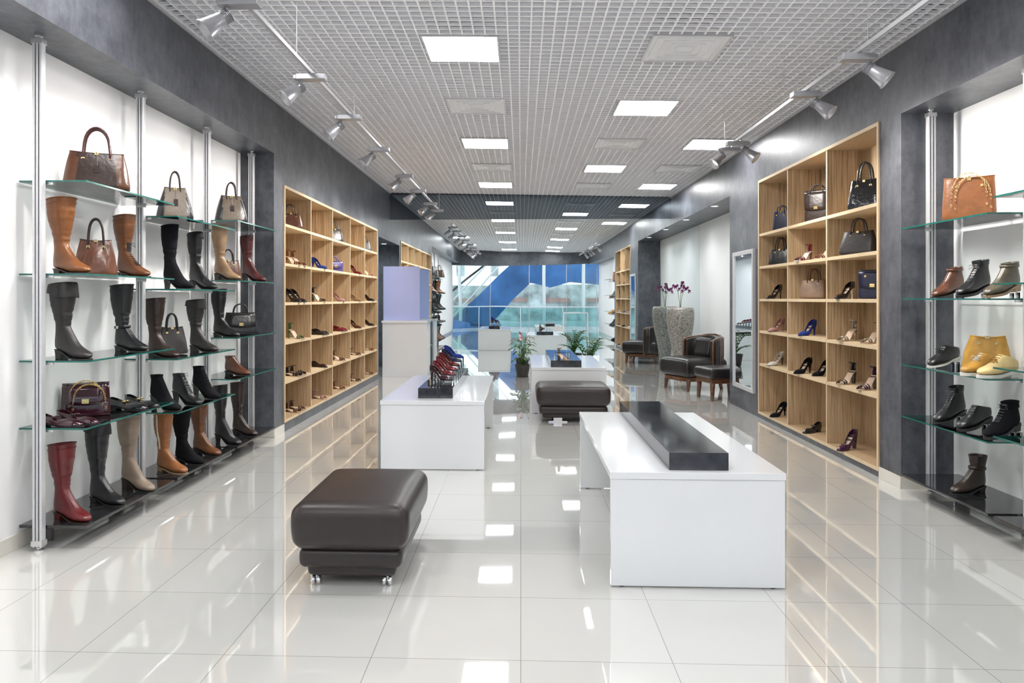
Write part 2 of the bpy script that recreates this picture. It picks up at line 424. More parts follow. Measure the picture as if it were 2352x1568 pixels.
# ------------------------------------------------------------------ cubby units
def cubby(x_front, sgn, ycols, zrows, label):
    D = .36*sgn; T = .03; te = .022
    y0, y1 = ycols[0]+.001, ycols[-1]-.001; z0, z1 = zrows[0]+.001, zrows[-1]-.001
    org = (x_front, (y0+y1)/2, z0); cy = org[1]
    frontkey = '+x' if sgn < 0 else '-x'
    def bx(m, xa, xb, ya, yb, za, zb, fm=None):
        xa, xb = min(xa, xb), max(xa, xb)
        m.box(xa, xb, ya-cy, yb-cy, za-z0, zb-z0, 0, fm or {frontkey: 1})
    lip = -.012*sgn
    fr = M()
    bx(fr, lip, D, y0, y1, z0, z0+T); bx(fr, lip, D, y0, y1, z1-T, z1)
    bx(fr, lip, D, y0, y0+T, z0+T, z1-T); bx(fr, lip, D, y1-T, y1, z0+T, z1-T)
    back = M(); bx(back, D-.012*sgn, D, y0+T, y1-T, z0+T, z1-T, {})
    ps = [part('frame', fr, [MZEB, MEDGE]), part('back_panel', back, MZEB)]
    for y in ycols[1:-1]:
        m = M(); bx(m, -.004*sgn, D-.012*sgn, y-te/2, y+te/2, z0+T, z1-T); ps.append(part('divider', m, [MZEB, MEDGE]))
    for z in zrows[1:-1]:
        m = M()
        xs = sorted((-.006*sgn, D-.012*sgn))
        for i, (a, b) in enumerate(zip(ycols[:-1], ycols[1:])):
            bx(m, xs[0], xs[1], a+(T if i == 0 else te/2), b-(T if i == len(ycols)-2 else te/2), z-te/2-.004, z+te/2+.004, {frontkey: 1, '+z': 1, '-z': 1})
        ps.append(part('shelf', m, [MZEB, MEDGE]))
    thing('display_cubby_shelf', label, 'shelving', org, 0, ps)
LY = [7.63, 8.634, 9.638, 10.642, 11.646, 12.65]; LZ = [.10, .527, .953, 1.38, 1.807, 2.233, 2.66]
RY = [5.88, 6.88, 7.87, 8.81]; RZ = [.05, .645, 1.04, 1.42, 1.81, 2.20, 2.86]
cubby(XL, -1, LY, LZ, 'built-in zebrano wood shoe shelving with five columns of cubbies')
cubby(XR, 1, RY, RZ, 'built-in zebrano wood shelving with three columns holding bags and shoes')

# ------------------------------------------------------------------ poles and glass shelves
def pole(x, y, h):
    m = M()
    m.box(-.028, -.013, -.02, .02, .02, h-.03); m.box(.013, .028, -.02, .02, .02, h-.03)
    m.box(-.006, .006, -.021, .021, .02, h-.03)
    gr = M(); gr.box(-.016, .016, -.013, .013, .02, h-.03)
    ft = M(); ft.box(-.032, .032, -.024, .024, .03, .06); ft.tube([(0, 0, 0), (0, 0, .03)], .012, 12); ft.lathe([(.026, 0), (.026, .006), (.014, .012)], 16)
    tp = M(); tp.box(-.032, .032, -.024, .024, h-.05, h-.022); tp.tube([(0, 0, h-.03), (0, 0, h)], .01, 10); tp.lathe([(.022, h-.006), (.022, h)], 16)
    thing('display_pole', 'slotted aluminium pole running from floor to soffit, carrying glass shelves', 'pole', (x, y, 0), 0,
          [part('profile', m, MALUW, bevel=.005), part('groove', gr, MDARKG), part('foot', ft, MALU), part('top_bracket', tp, MALU)], 'aluminium shelf poles')
for y in (4.0, 5.1, 6.2, 7.24): pole(-2.75, y, 2.94)
for y in (5.47, 4.43): pole(3.05, y, 2.84)
def gshelf(xa, xb, ya, yb, z, px, group):
    m = M(); cx, cy = (xa+xb)/2, (ya+yb)/2
    m.box(xa-cx, xb-cx, ya-cy, yb-cy, -.010, 0, 0, {'-x': 1, '+x': 1, '-y': 1, '+y': 1})
    br = []
    for yy in (ya+.012, yb-.012):
        q = M(); xa_, xb_ = sorted((px-cx-.012, px-cx+.06*(1 if px < 0 else -1)))
        q.box(xa_, xb_, yy-cy-.005, yy-cy+.005, -.024, -.0102)
        br.append(part('bracket', q, MALU))
    thing('glass_shelf', 'clear glass shelf with green edges clamped to aluminium poles', 'shelf', (cx, cy, z), 0, [part('glass_panel', m, [MGLASS, MGEDGE])]+br, group)
def pshelf(xa, xb, ya, yb, z):
    cx, cy = (xa+xb)/2, (ya+yb)/2
    m = M(); m.box(xa-cx, xb-cx, ya-cy, yb-cy, -.018, 0)
    sp = []; s0, s1 = (-.19, -.10) if cx < 0 else (.10, .19)
    for yy in (ya+.15-cy, yb-.15-cy): sp.append(part('support', M().box(s0, s1, yy-.015, yy+.015, -z, -.018), MDARKG))
    thing('black_base_shelf', 'glossy black low shelf under the glass shelves', 'shelf', (cx, cy, z), 0, [part('board', m, MBLKSH, bevel=.002)]+sp, 'black base shelves')
SEC = [(4.025, 5.075, (2.118, 1.583, 1.082, .695)), (5.125, 6.175, (2.04, 1.51, 1.0, .61)), (6.225, 7.21, (2.13, 1.60, 1.095, .73))]
for a, b, lv in SEC:
    for z in lv: gshelf(-2.885, -2.49, a, b, z, -2.75, 'glass shelves with boots and bags')
    pshelf(-2.885, -2.49, a, b, .137)
for z in (1.96, 1.44, .953, .573): gshelf(2.82, 3.24, 4.455, 5.445, z, 3.05, 'glass shelves with ankle boots')
for z in (2.05, 1.53, 1.03, .62): gshelf(2.82, 3.24, 3.3, 4.405, z, 3.05, 'glass shelves with ankle boots')
pshelf(2.82, 3.24, 4.455, 5.445, .14); pshelf(2.82, 3.24, 3.3, 4.405, .14)

# ------------------------------------------------------------------ tables
def table(x0, x1, y0, y1, h, label):
    T = .035; cx, cy = (x0+x1)/2, (y0+y1)/2; hx, hy = (x1-x0)/2, (y1-y0)/2
    top = M().box(-hx, hx, -hy, hy, h-T, h)
    p1 = M().box(-hx+.004, hx-.004, -hy+.006, -hy+.041, .006, h-T-.002)
    p2 = M().box(-hx+.004, hx-.004, hy-.041, hy-.006, .006, h-T-.002)
    fts = []
    for sx in (-1, 1):
        for sy in (-1, 1): fts.append(part('foot', M().tube([(sx*(hx-.06), sy*(hy-.024), 0), (sx*(hx-.06), sy*(hy-.024), .006)], .014, 12), MBLACK))
    thing('display_table', label, 'table', (cx, cy, 0), 0,
          [part('tabletop', top, MLAM, bevel=.002), part('end_panel', p1, MLAM, bevel=.002), part('end_panel', p2, MLAM, bevel=.002)]+fts)
table(.445, 1.31, 3.60, 5.50, .575, 'low white gloss display table holding a long black plinth')
table(-1.184, -.303, 6.0, 8.0, .58, 'low white gloss display table with plinth and red shoes')
table(.13, 1.07, 9.0, 10.95, .575, 'low white gloss display table standing behind brown ottoman')
def block(x0, x1, y0, y1, z, h, label):
    cx, cy = (x0+x1)/2, (y0+y1)/2
    thing('display_plinth', label, 'plinth', (cx, cy, z), 0,
          [part('slab', M().box(x0-cx, x1-cx, y0-cy, y1-cy, 0, h, 1, {'+z': 0}), [MBLOCK, MBLOCKS], bevel=.0015)])
block(.747, 1.043, 3.65, 5.47, .575, .088, 'long polished black stone-look plinth on white table')
block(-.885, -.585, 6.16, 7.95, .58, .088, 'long black stone-look plinth on table under red shoes')
block(.375, .76, 9.05, 10.9, .575, .085, 'black stone-look plinth on white table with acrylic stand')

# ------------------------------------------------------------------ ottomans
def ottoman(cx, cy, hx, hy, rot, label, casters=True):
    top = M().cushion(0, 0, .305, hx-.012, hy, .118, .06, .016, .014, 18, taper=.004)
    seam = M()
    def rect(hx, hy, z, r=.05, n=6):
        pts = []
        for (sx, sy, a0) in ((1, 1, 0), (-1, 1, 90), (-1, -1, 180), (1, -1, 270)):
            for k in range(n+1):
                a = radians(a0+90*k/n); pts.append((sx*(hx-r)+r*cos(a), sy*(hy-r)+r*sin(a), z))
        return pts
    seam.tube(rect(hx-.016, hy-.006, .392), .0035, 6, closed=True)
    mid = M().cushion(0, 0, .145, hx-.04, hy-.035, .052, .035, 0, .006, 14)
    base = M().cushion(0, 0, .082, hx-.07, hy-.065, .038, .03, 0, 0, 10)
    ps = [part('seat_cushion', top, MOTT, smooth=True), part('piping', seam, MOTT, smooth=True), part('middle_cushion', mid, MOTT, smooth=True), part('base', base, MOTT, smooth=True)]
    if casters:
        for sx in (-1, 1):
            for sy in (-1, 1):
                c = M()
                X, Y = sx*(hx-.115), sy*(hy-.09)
                for dx in (-.014, .014):
                    q = M(); q.lathe([(.006, -.008), (.02, -.008), (.024, -.003), (.024, .003), (.02, .008), (.006, .008)], 18)
                    q.xf(Matrix.Translation((X+dx, Y, .024)) @ Matrix.Rotation(pi/2, 4, 'Y'))
                    b = len(c.v); c.v += q.v; c.f += [tuple(i+b for i in f_) for f_ in q.f]; c.m += q.m
                c.tube([(X, Y, .02), (X, Y, .05)], .006, 8)
                ps.append(part('caster', c, MSTEEL, smooth=False, label='chrome double-wheel caster'))
    else:
        for sx in (-1, 1):
            for sy in (-1, 1):
                c = M(); xa, xb = sorted((sx*(hx-.36), sx*(hx-.14))); ya = sy*(hy-.09)
                c.box(xa, xb, ya-.02, ya+.02, 0, .015); c.box(xa+.06, xb-.06, ya-.015, ya+.015, .015, .05)
                ps.append(part('foot', c, MSTEEL, label='chrome plate foot'))
    thing('ottoman', label, 'ottoman', (cx, cy, 0), rot, ps, 'brown leather ottomans')
ottoman(-.85, 3.90, .295, .40, 0, 'dark brown leather ottoman on chrome casters, standing on polished floor')
ottoman(.61, 8.62, .43, .31, 0, 'wide dark brown leather ottoman against a white table', False)

# ------------------------------------------------------------------ footwear
def ring(B, F, w, n=18, e=.82):
    B = Vector(B); F = Vector(F); C = (B+F)/2; a = (F-B)/2; out = []
    for k in range(n):
        c, s = cos(2*pi*k/n), sin(2*pi*k/n)
        c = math.copysign(abs(c)**e, c); s = math.copysign(abs(s)**e, s)
        out.append(C+a*c+Vector((0, w*s, 0)))
    return out
def liftf(hh):
    def lf(x):
        t = min(1, max(0, (.115-x)/.125)); return hh*(t*t*(3-2*t))
    return lf
def sole_mesh(hh, th, grow=0.):
    lf = liftf(hh); m = M(); rings = []
    for x, w in ((-.051, .010), (-.047, .018), (-.037, .026), (-.015, .031), (.03, .031), (.07, .034), (.10, .039), (.135, .043), (.165, .040), (.19, .032), (.208, .021), (.218, .009)):
        w += grow; z = lf(x)
        rings.append([(x, -w, z), (x, w, z), (x, w, z+th), (x, -w, z+th)])
    m.loft(rings); return m
def heel_mesh(hh, kind, th):
    m = M()
    def rr(x0, x1, w, z):
        pts = [(x1, -w, z)]
        for k in range(7):
            a = -pi/2 - pi*k/6
            pts.append((x0+w*.8+w*.8*cos(a), w*sin(a), z))
        pts.append((x1, w, z))
        return pts
    top = hh+.002
    if kind == 'block':
        m.loft([rr(-.044, .012, .024, 0), rr(-.045, .015, .025, top*.5), rr(-.048, .026, .027, top)])
    elif kind == 'stiletto':
        m.loft([rr(-.042, -.031, .006, 0), rr(-.043, -.030, .0065, top*.4), rr(-.046, -.020, .012, top*.75), rr(-.049, .012, .025, top)])
    else:
        m.loft([rr(-.042, -.014, .014, 0), rr(-.044, -.010, .016, top*.5), rr(-.048, .016, .025, top)])
    return m
FOOT = [(-.040, .092, .047, .130, .032), (-.048, .055, .072, .106, .034), (-.051, .028, .098, .085, .035), (-.049, .009, .114, .076, .036), (-.040, 0, .130, .068, .037),
        (.02, 0, .148, .059, .040), (.07, 0, .168, .050, .042), (.12, 0, .186, .042, .043), (.16, 0, .200, .034, .036), (.195, 0, .211, .024, .022), (.209, .006, .215, .013, .009)]
_kc = {}
def boot(H, hh, mt, kind='block', cuff=0, laces=False, strap=False, smat=None, hmat=None, sw=1.0, th=.007, wr=.004, lmat=None, trim=None, low=False):
    key = ('boot', H, hh, mt.name, kind, cuff, laces, strap, sw, th, low)
    if key in _kc: return _kc[key]
    smat = smat or MBLACK; hmat = hmat or smat
    rnd = random.Random(int(H*1000)+int(hh*1000))
    lf = liftf(hh); rings = []; front = []
    def footring(t, sc=1.0, dz=0):
        bx, bz, fx, fz, w = t
        B = Vector((bx, 0, bz+lf(bx)+th+dz)); F = Vector((fx, 0, fz+lf(fx-.045)+th+dz))
        if sc != 1: C = (B+F)/2; B = C+(B-C)*sc; F = C+(F-C)*sc; w *= sc
        return B, F, w
    tall = H > .3
    T0 = .067 if tall else .054
    if low:
        B, F, w = footring(FOOT[1], .86, -.02); rings.append(ring(B, F, w))
        B, F, w = footring(FOOT[1], .9, .004); rings.append(ring(B, F, w))
        st = 1
    else:
        z0 = hh+.14
        def shaft(t, sc=1.0):
            z = H+(z0-H)*t; bul = (.010*sin(pi*min(1, t/.75)) if tall else 0)*sw
            f = (t**(.95 if tall else 1.3))
            xb = -T0*sw*(1-f)-.037*f-bul; xf = T0*sw*(1-f)+.041*f+bul*.3; w = T0*.86*sw*(1-f)+.031*f+bul*.5
            return z, xb, xf, w
        z, xb, xf, w = shaft(0); sl = .016 if tall else 0
        rings.append(ring((xb*.85, 0, H-.06), (xf*.85, 0, H-.05), w*.85))
        rings.append(ring((xb*.95, 0, H-sl), (xf*.95, 0, H), w*.95))
        rings.append(ring((xb, 0, H-sl), (xf, 0, H), w))
        nst = 22 if tall else 5
        for i in range(1, nst+1):
            t = i/(nst+1)
            z, xb, xf, w = shaft(t)
            amp = wr*(24 if t > .62 else 6)
            k = 1+rnd.uniform(-amp, amp); k2 = 1+rnd.uniform(-amp, amp)
            dzf = rnd.uniform(-.005, .005)
            rings.append(ring((xb*k, 0, z-sl*(1-t)), (xf*k2, 0, z+dzf), w*(k+k2)/2))
            if t > (.35 if H < .3 else .7): front.append(Vector((xf*k2, 0, z)))
        st = 0
    for t in FOOT[st:]:
        B, F, w = footring(t)
        rings.append(ring(B, F, w, e=.82))
        if t[2] < .135: front.append(F)
    up = M().loft(rings)
    ps = [part('upper', up, mt, smooth=True, sub=1)]
    ps.append(part('sole', sole_mesh(hh, th), smat, bevel=.001))
    if hh > .012: ps.append(part('heel', heel_mesh(hh, kind, th), hmat, bevel=.0015))
    if tall and not cuff:
        z, xb, xf, w = shaft(0); c = M()
        c.tube(ring((xb*1.005, 0, H-sl-.001), (xf*1.005, 0, H-.001), w*1.005, 24), .0028, 6, closed=True)
        c.tube(ring((xb*1.01, 0, H-sl-.028), (xf*1.005, 0, H-.028), w*1.01, 24), .0014, 5, closed=True)
        ps.append(part('top_binding', c, mt, smooth=True))
    if cuff:
        z, xb, xf, w = shaft(0)
        c = M(); rs_ = []
        for sc, dz in ((.97, .006), (1.05, .002), (1.09, -cuff*.5), (1.15, -cuff), (1.10, -cuff), (1.04, -cuff*.5)):
            rs_.append([v+Vector((0, 0, (.020 if v.x < 0 else -.018)*(1 if dz < -.03 else 0))) for v in ring((xb*sc, 0, H+dz-sl), (xf*sc, 0, H+dz), w*sc)])
        c.loft(rs_, False, False); ps.append(part('cuff', c, mt, smooth=True, sub=1))
    if strap:
        c = M(); zz = hh+.12
        rs_ = [ring((-.046, 0, zz+a), (.058, 0, zz+a+.008), .039) for a in (0, .018)]
        c.loft(rs_, False, False); ps.append(part('strap', c, mt, smooth=True, solid=.003))
        c = M(); c.box(.0, .018, -.045, -.039, zz+.002, zz+.022); ps.append(part('buckle', c, MSTEEL if trim is None else trim, bevel=.002, label='metal buckle'))
    if laces:
        c = M()
        for i in range(len(front)-1):
            a = front[i]; b = front[i+1]
            for tt in (.25, .75):
                p = a.lerp(b, tt)+Vector((.003, 0, .003))
                c.tube([p+Vector((-.008, -.016, -.004)), p, p+Vector((-.008, .016, -.004))], .0022, 6)
        p = front[min(1, len(front)-1)]
        for sg in (-1, 1): c.tube([p+Vector((.004, 0, .0)), p+Vector((.02, sg*.02, .008)), p+Vector((.02, sg*.03, -.02)), p+Vector((.006, 0, 0))], .002, 6)
        ps.append(part('laces', c, lmat or MBLACK, smooth=True))
    if trim and not strap:
        c = M(); pts = []
        for j in range(12):
            tt = j/11*.95; z, xb, xf, w = shaft(tt); pts.append(((xb+xf)/2, -w*1.01, z-.01))
        c.tube(pts, .006, 6)
        ps.append(part('side_trim', c, trim, smooth=True))
    _kc[key] = ps; return ps
MINS = mat('tan_insole', (.50, .36, .25), .5, scale=20, amt=.1)
def pump(hh, mt, kind='stiletto', vamp=.115, hmat=None, bow=None, smat=None):
    key = ('pump', hh, mt.name, kind, vamp, hmat.name if hmat else '', bow.name if bow else '')
    if key in _kc: return _kc[key]
    lf = liftf(hh); th = .005
    st = [(-.052, .003, .055), (-.049, .016, .056), (-.042, .025, .055), (-.02, .031, .048), (.02, .031, .040), (.06, .033, .034), (.09, .037, .034), (.115, .041, .040),
          (.14, .042, .042), (.165, .037, .036), (.188, .028, .027), (.204, .015, .018), (.214, .004, .010)]
    up = M(); n = 7
    for sg in (-1, 1):
        rs_ = []
        for x, w, h in st:
            if x >= vamp: k = 1
            else: k = .12+.88*max(0, 1-(vamp-x)/.045)
            row = []
            for j in range(n+1):
                ph = pi/2*j/n
                row.append((x, sg*w*(1-(1-cos(ph))*k), lf(x)+th+h*sin(ph)))
            rs_.append(row)
        up.loft(rs_, False, False, closed=False)
    ins = M(); rr = []
    for x, w, h in st: rr.append([(x, -w*.97, lf(x)+th+.001), (x, w*.97, lf(x)+th+.001)])
    ins.loft(rr, False, False, closed=False)
    ps = [part('upper', up, mt, smooth=True, solid=.0022), part('insole', ins, MINS, label='tan insole'), part('sole', sole_mesh(hh, th, -.003), smat or MBLACK)]
    if hh > .01: ps.append(part('heel', heel_mesh(hh, kind, th), hmat or mt, bevel=.001))
    if bow:
        c = M()
        for sg in (-1, 1): c.cushion(vamp+.01, sg*.014, .046+lf(vamp), .008, .013, .006, .005, n=4)
        ps.append(part('bow', c, bow, smooth=True))
    _kc[key] = ps; return ps
def sandal(hh, mt, kind='stiletto', n_str=3, smat=None):
    key = ('sandal', hh, mt.name, kind, n_str)
    if key in _kc: return _kc[key]
    lf = liftf(hh); th = .008
    ps = [part('sole', sole_mesh(hh, th, -.003), smat or MINS)]
    if hh > .01: ps.append(part('heel', heel_mesh(hh, kind, th), mt))
    s = M()
    xs = [.165, .135] if n_str == 3 else [.17, .145, .115]
    for i, x in enumerate(xs):
        w = .038; h = .032+.007*i; bw = .011
        rows = [[(x+dx-.012*sin(pi*k/10)+(k-5)*.001, w*cos(pi*k/10), lf(x)+th+h*sin(pi*k/10)*(1+dx*2)) for k in range(11)] for dx in (-bw, 0, bw)]
        s.loft(rows, False, False, closed=False)
    ps.append(part('toe_strap', s, mt, smooth=True, solid=.0025))
    a = M(); z = hh+.078
    a.tube([(-.006+.040*cos(2*pi*k/14), .030*sin(2*pi*k/14), z+.008*cos(2*pi*k/14)) for k in range(14)], .0045, 6, closed=True)
    rows = []
    for zz, ww, xx in ((hh+th, .024, -.048), (hh+.03, .024, -.048), (hh+.06, .018, -.047), (z, .012, -.044)):
        rows.append([(xx+.03*(abs(k-4)/4)**2, ww*(k-4)/4, zz) for k in range(9)])
    hc = M().loft(rows, False, False, closed=False)
    ps.append(part('heel_counter', hc, mt, smooth=True, solid=.0025))
    ps.append(part('ankle_strap', a, mt, smooth=True))
    _kc[key] = ps; return ps

# ------------------------------------------------------------------ bags
def bag(w, h, d, mt, tw=.8, td=.3, hand=.12, acc=None, flap=None, clasp=MGOLD, chain=False, tag=None, hm=None, hr=.006, e=.45, feet=True, puff=.04, soft=0.):
    key = ('bag', w, h, d, mt.name, tw, td, hand, chain, acc.name if acc else '', flap.name if flap else '')
    if key in _kc: return _kc[key]
    n = 36; rnd = random.Random(int(w*1000+h*7000))
    ph = [rnd.uniform(0, 6.28) for _ in range(4)]
    def rr(hw, hd, z, sag=0, k_=1.):
        out = []
        for k in range(n):
            a = 2*pi*k/n
            c, s = cos(a), sin(a)
            X = hd*math.copysign(abs(c)**e, c); Y = hw*math.copysign(abs(s)**e, s)
            q = soft*k_*(sin(5*a+ph[0]+z*20)*.5+sin(9*a+ph[1]-z*31)*.35+sin(14*a+ph[2])*.25)
            out.append((X*(1+q), Y*(1+q*.35), z-(sag+soft*.05*k_)*(1-(Y/hw)**2)))
        return out
    rs_ = [rr(w*.46, d*.44, .002, 0, 0), rr(w*.49, d*.48, .010, 0, 0), rr(w*.5, d*.5, h*.12, 0, .5)]
    for t in (.25, .4, .55, .7, .85, .97):
        f = t**1.5
        rs_.append(rr(w*.5*(1-f+f*tw), d*.5*(1-f+f*td)*(1+puff*sin(pi*t)), h*t, .004))
    rs_.append(rr(w*.5*tw, d*.5*td, h, .006, .5)); rs_.append(rr(w*.47*tw, d*.5*td*.7, h, .006, .5)); rs_.append(rr(w*.45*tw, d*.5*td*.6, h-.015, .006))
    body = M()
    body.loft(rs_, True, True, 0, mf=(lambda q: 1 if abs(sum(p[1] for p in q)/4) > w*.28 else 0) if acc else None)
    ps = [part('body', body, [mt, acc or mt], smooth=True, sub=1 if soft else 0)]
    hm = hm or mt
    if hand > 0:
        for sg in (-1, 1):
            x = sg*d*.5*td; yb = w*tw*.25
            pts = [(x*1.35, -yb, h*.72), (x*1.1, -yb, h*.98)]
            for k in range(1, 12):
                a = pi*k/12; pts.append((x*(1-.25*sin(a))+sg*.004, -yb*cos(a)*.95, h+hand*sin(a)**.75))
            pts += [(x*1.1, yb, h*.98), (x*1.35, yb, h*.72)]
            ps.append(part('handle', M().tube(pts, hr, 8), hm, smooth=True))
    pz = M()
    for yy in (-w*tw*.25, w*tw*.25):
        for sg in (-1, 1): pz.tube([(sg*d*.5*td*1.30, yy, h*.78), (sg*(d*.5*td*1.30+.006), yy, h*.78)], hr*1.6, 10)
    ps.append(part('rivet', pz, clasp))
    tm = M()
    tm.tube([(p[0]*1.02, p[1]*1.01, p[2]) for p in rr(w*.5*tw, d*.5*td, h*.985, .006, .5)], .003, 6, closed=True)
    ps.append(part('top_trim', tm, hm, smooth=True))
    if flap:
        f = M()
        rows = []
        for i in range(8):
            t = i/7; z = h*1.005-h*.6*t; ww = w*.5*(tw+(1-tw)*t*.6)*(1-.10*t*t)
            xx = d*.5*(td+(1-td)*min(1, t*1.3))+.006
            if i == 0: xx = -d*.5*td*.4
            rows.append([(xx, -ww, z), (xx+.004, -ww*.5, z-.01*t), (xx+.005, 0, z-.014*t), (xx+.004, ww*.5, z-.01*t), (xx, ww, z)])
        f.loft(rows, False, False, closed=False)
        ps.append(part('flap', f, flap, smooth=True, solid=.004))
        c = M().box(d*.5+.008, d*.5+.018, -.02, .02, h*.40, h*.40+.03); ps.append(part('clasp', c, clasp, bevel=.002, label='gold clasp'))
    else:
        c = M().box(d*.5*td+.004, d*.5*td+.012, -.012, .012, h*.90, h*.90+.02); ps.append(part('clasp', c, clasp, bevel=.002))
    if tag:
        c = M(); c.box(d*.40, d*.40+.006, -.012, .018, h*.42, h*.62); c.tube([(d*.38, .003, h*.62), (d*.30, .0, h*.98)], .002, 6)
        ps.append(part('luggage_tag', c, tag, bevel=.002))
    if chain:
        c = M()
        for dx in (0, .022):
            for k in range(33):
                a = pi*k/32
                yy = -w*.32*cos(a); z = h*.35+h*.72*sin(a)**.6
                p = Vector((d*.5*(td+(1-td)*max(0, 1-z/h))+.012+dx*.5, yy+dx, z-dx))
                tt = Vector((0, sin(a)*w*.32, cos(a)*h*.7)); tt.normalize()
                o = M().tube([(.0075*cos(2*pi*j/8), .005*sin(2*pi*j/8), 0) for j in range(8)], .0016, 5, closed=True)
                q = Vector((1, 0, 0)).rotation_difference(tt).to_matrix().to_4x4() @ Matrix.Rotation((k % 2)*pi/2, 4, 'X')
                o.xf(Matrix.Translation(p) @ q)
                b = len(c.v); c.v += o.v; c.f += [tuple(i+b for i in f_) for f_ in o.f]; c.m += o.m
        ps.append(part('chain_strap', c, MGOLD, smooth=True, merge=False, label='gold chain shoulder strap'))
    _kc[key] = ps; return ps

# colours
TAN = leather((.19, .066, .018)); BRN = leather((.08, .028, .012)); DBRN = leather((.025, .013, .0095)); BLK = leather((.009, .009, .011), .3)
COG = leather((.13, .045, .014))
CHAR = leather((.019, .016, .016), .42); RED = leather((.11, .007, .009), .3); BEI = leather((.23, .17, .125), .4); CAM = leather((.27, .17, .095), .3)
BURG = patent((.028, .003, .009)); BSU = suede((.006, .006, .008)); ORG = leather((.26, .094, .028), .35); BLKP = patent((.009, .009, .011))
NAVY = leather((.012, .014, .046), .35); YEL = leather((.44, .23, .034), .4); OLI = leather((.085, .073, .048), .35); MBR = leather((.11, .042, .024), .25)
BLUE = suede((.022, .045, .24)); REDP = patent((.15, .007, .014)); SILV = mat('silver_leather', (.38, .33, .27), .25, metal=.6, scale=20, amt=.1)
PNK = leather((.41, .21, .20), .4); WHT = leather((.66, .63, .58), .4); PRP = patent((.045, .009, .045)); GRN = leather((.07, .14, .045), .4); TAUP = leather((.13, .098, .072), .4)
SOLT = mat('tan_rubber_sole', (.32, .22, .13), .5, scale=20, amt=.1); SOLW = mat('white_rubber_sole', (.66, .65, .60), .5, scale=20, amt=.05)
CROC = mat('croc_leather', (.011, .011, .014), .12, spec=.6, scale=10, amt=.2, bump=.8, bscale=45, coat=.4)
FUR = mat('cream_shearling', (.55, .48, .38), .9, scale=60, amt=.2)

A = -22
GB = 'tall boots on glass shelves'
def pb(lbl, x, y, z, rot, ps, g=GB, name='boot', cat='boot'): return thing(name, lbl, cat, (x, y, z), rot, ps, g, (1.12, 1.05, 1))
z1, z2, z3, z4 = SEC[0][2]
GH = 'handbags on display shelves'
thing('handbag', 'structured brown leather handbag with two-tone wings and tag on glass shelf', 'handbag', (-2.67, 4.43, z1), -62,
      bag(.38, .24, .18, DBRN, .78, .35, .15, acc=BRN, tag=DBRN, hr=.008, hm=leather((.05, .012, .012), .25), soft=.05), GH)
pb('tall tan leather riding boot with low heel on glass shelf', -2.73, 4.17, z2, A, boot(.455, .028, TAN, sw=1.15, smat=DBRN))
thing('handbag', 'soft tan leather tote bag behind a tall tan boot', 'handbag', (-2.75, 4.55, z2), -60, bag(.25, .24, .14, MBR, .7, .4, .13, hm=DBRN, hr=.007, e=.75, soft=.14), GH)
pb('brown leather boot with lace-up ankle on glass shelf', -2.72, 4.83, z2, A, boot(.43, .03, COG, laces=True, sw=1.0, smat=DBRN))
pb('black slouchy tall boot with folded cuff and block heel', -2.72, 4.17, z3, A, boot(.45, .05, CHAR, cuff=.07, sw=1.08, wr=.005))
pb('black tall boot with ankle strap on glass shelf', -2.72, 4.80, z3, A, boot(.455, .03, BLK, strap=True, sw=1.06, wr=.005))
thing('handbag', 'burgundy quilted patent handbag with gold chain strap', 'handbag', (-2.76, 4.46, z4), -62, bag(.28, .21, .09, BURG, .92, .5, 0, flap=BURG, chain=True), GH)
GL = 'burgundy and black loafers on glass shelves'
pb('glossy burgundy flat loafer in front of quilted bag', -2.78, 4.10, z4, -5, pump(.016, BURG, 'block', .05, bow=BURG), GL, 'loafer', 'shoe')
pb('glossy burgundy flat loafer in front of quilted bag', -2.72, 4.20, z4, -14, pump(.016, BURG, 'block', .05, bow=BURG), GL, 'loafer', 'shoe')
pb('black patent flat loafer on glass shelf', -2.72, 4.74, z4, -10, pump(.017, BLKP, 'block', .05, bow=MGOLD), GL, 'loafer', 'shoe')
pb('black patent flat loafer on glass shelf', -2.69, 4.88, z4, -18, pump(.017, BLKP, 'block', .05, bow=MGOLD), GL, 'loafer', 'shoe')
zb = .137
pb('tall red leather boot with low gold-trimmed heel', -2.72, 4.16, zb, A, boot(.45, .035, RED, sw=1.08, smat=DBRN, hmat=RED))
pb('tall black over-knee boot with folded cuff on black base shelf', -2.71, 4.50, zb, A, boot(.50, .03, BLK, cuff=.05, sw=1.05))
pb('tall beige leather boot with block heel on black base shelf', -2.69, 4.83, zb, A, boot(.505, .065, BEI, sw=1.06, hmat=DBRN))
pb('orange-tan boot with cream shearling trim on black base shelf', -2.70, 5.33, zb, A, boot(.44, .025, ORG, trim=FUR, sw=.98, smat=SOLT))
pb('black suede tall boot on black base shelf', -2.70, 5.62, zb, A, boot(.42, .03, BSU, sw=1.0))
pb('brown leather boot with block heel on black base shelf', -2.70, 5.93, zb, A, boot(.42, .04, COG, sw=.98))
pb('black over-knee boot with high heel on black base shelf', -2.70, 6.36, zb, A, boot(.53, .08, BLK, sw=.88, kind='cone'))
pb('dark brown tall boot on black base shelf', -2.71, 6.78, zb, A, boot(.51, .04, DBRN, sw=.95))
z1, z2, z3, z4 = SEC[1][2]
thing('handbag', 'taupe and black two-tone handbag with round handles', 'handbag', (-2.68, 5.47, z1), -60, bag(.27, .26, .16, TAUP, .55, .3, .12, acc=BLK, hm=DBRN, tag=DBRN, soft=.05), GH)
pb('black suede over-knee boot with high heel on glass shelf', -2.71, 5.45, z2, A, boot(.50, .075, BSU, sw=.88, kind='cone'))
pb('slim black leather tall boot with folded cuff on glass shelf', -2.71, 5.88, z2, A, boot(.48, .075, BLK, sw=.85, cuff=.035, kind='cone'))
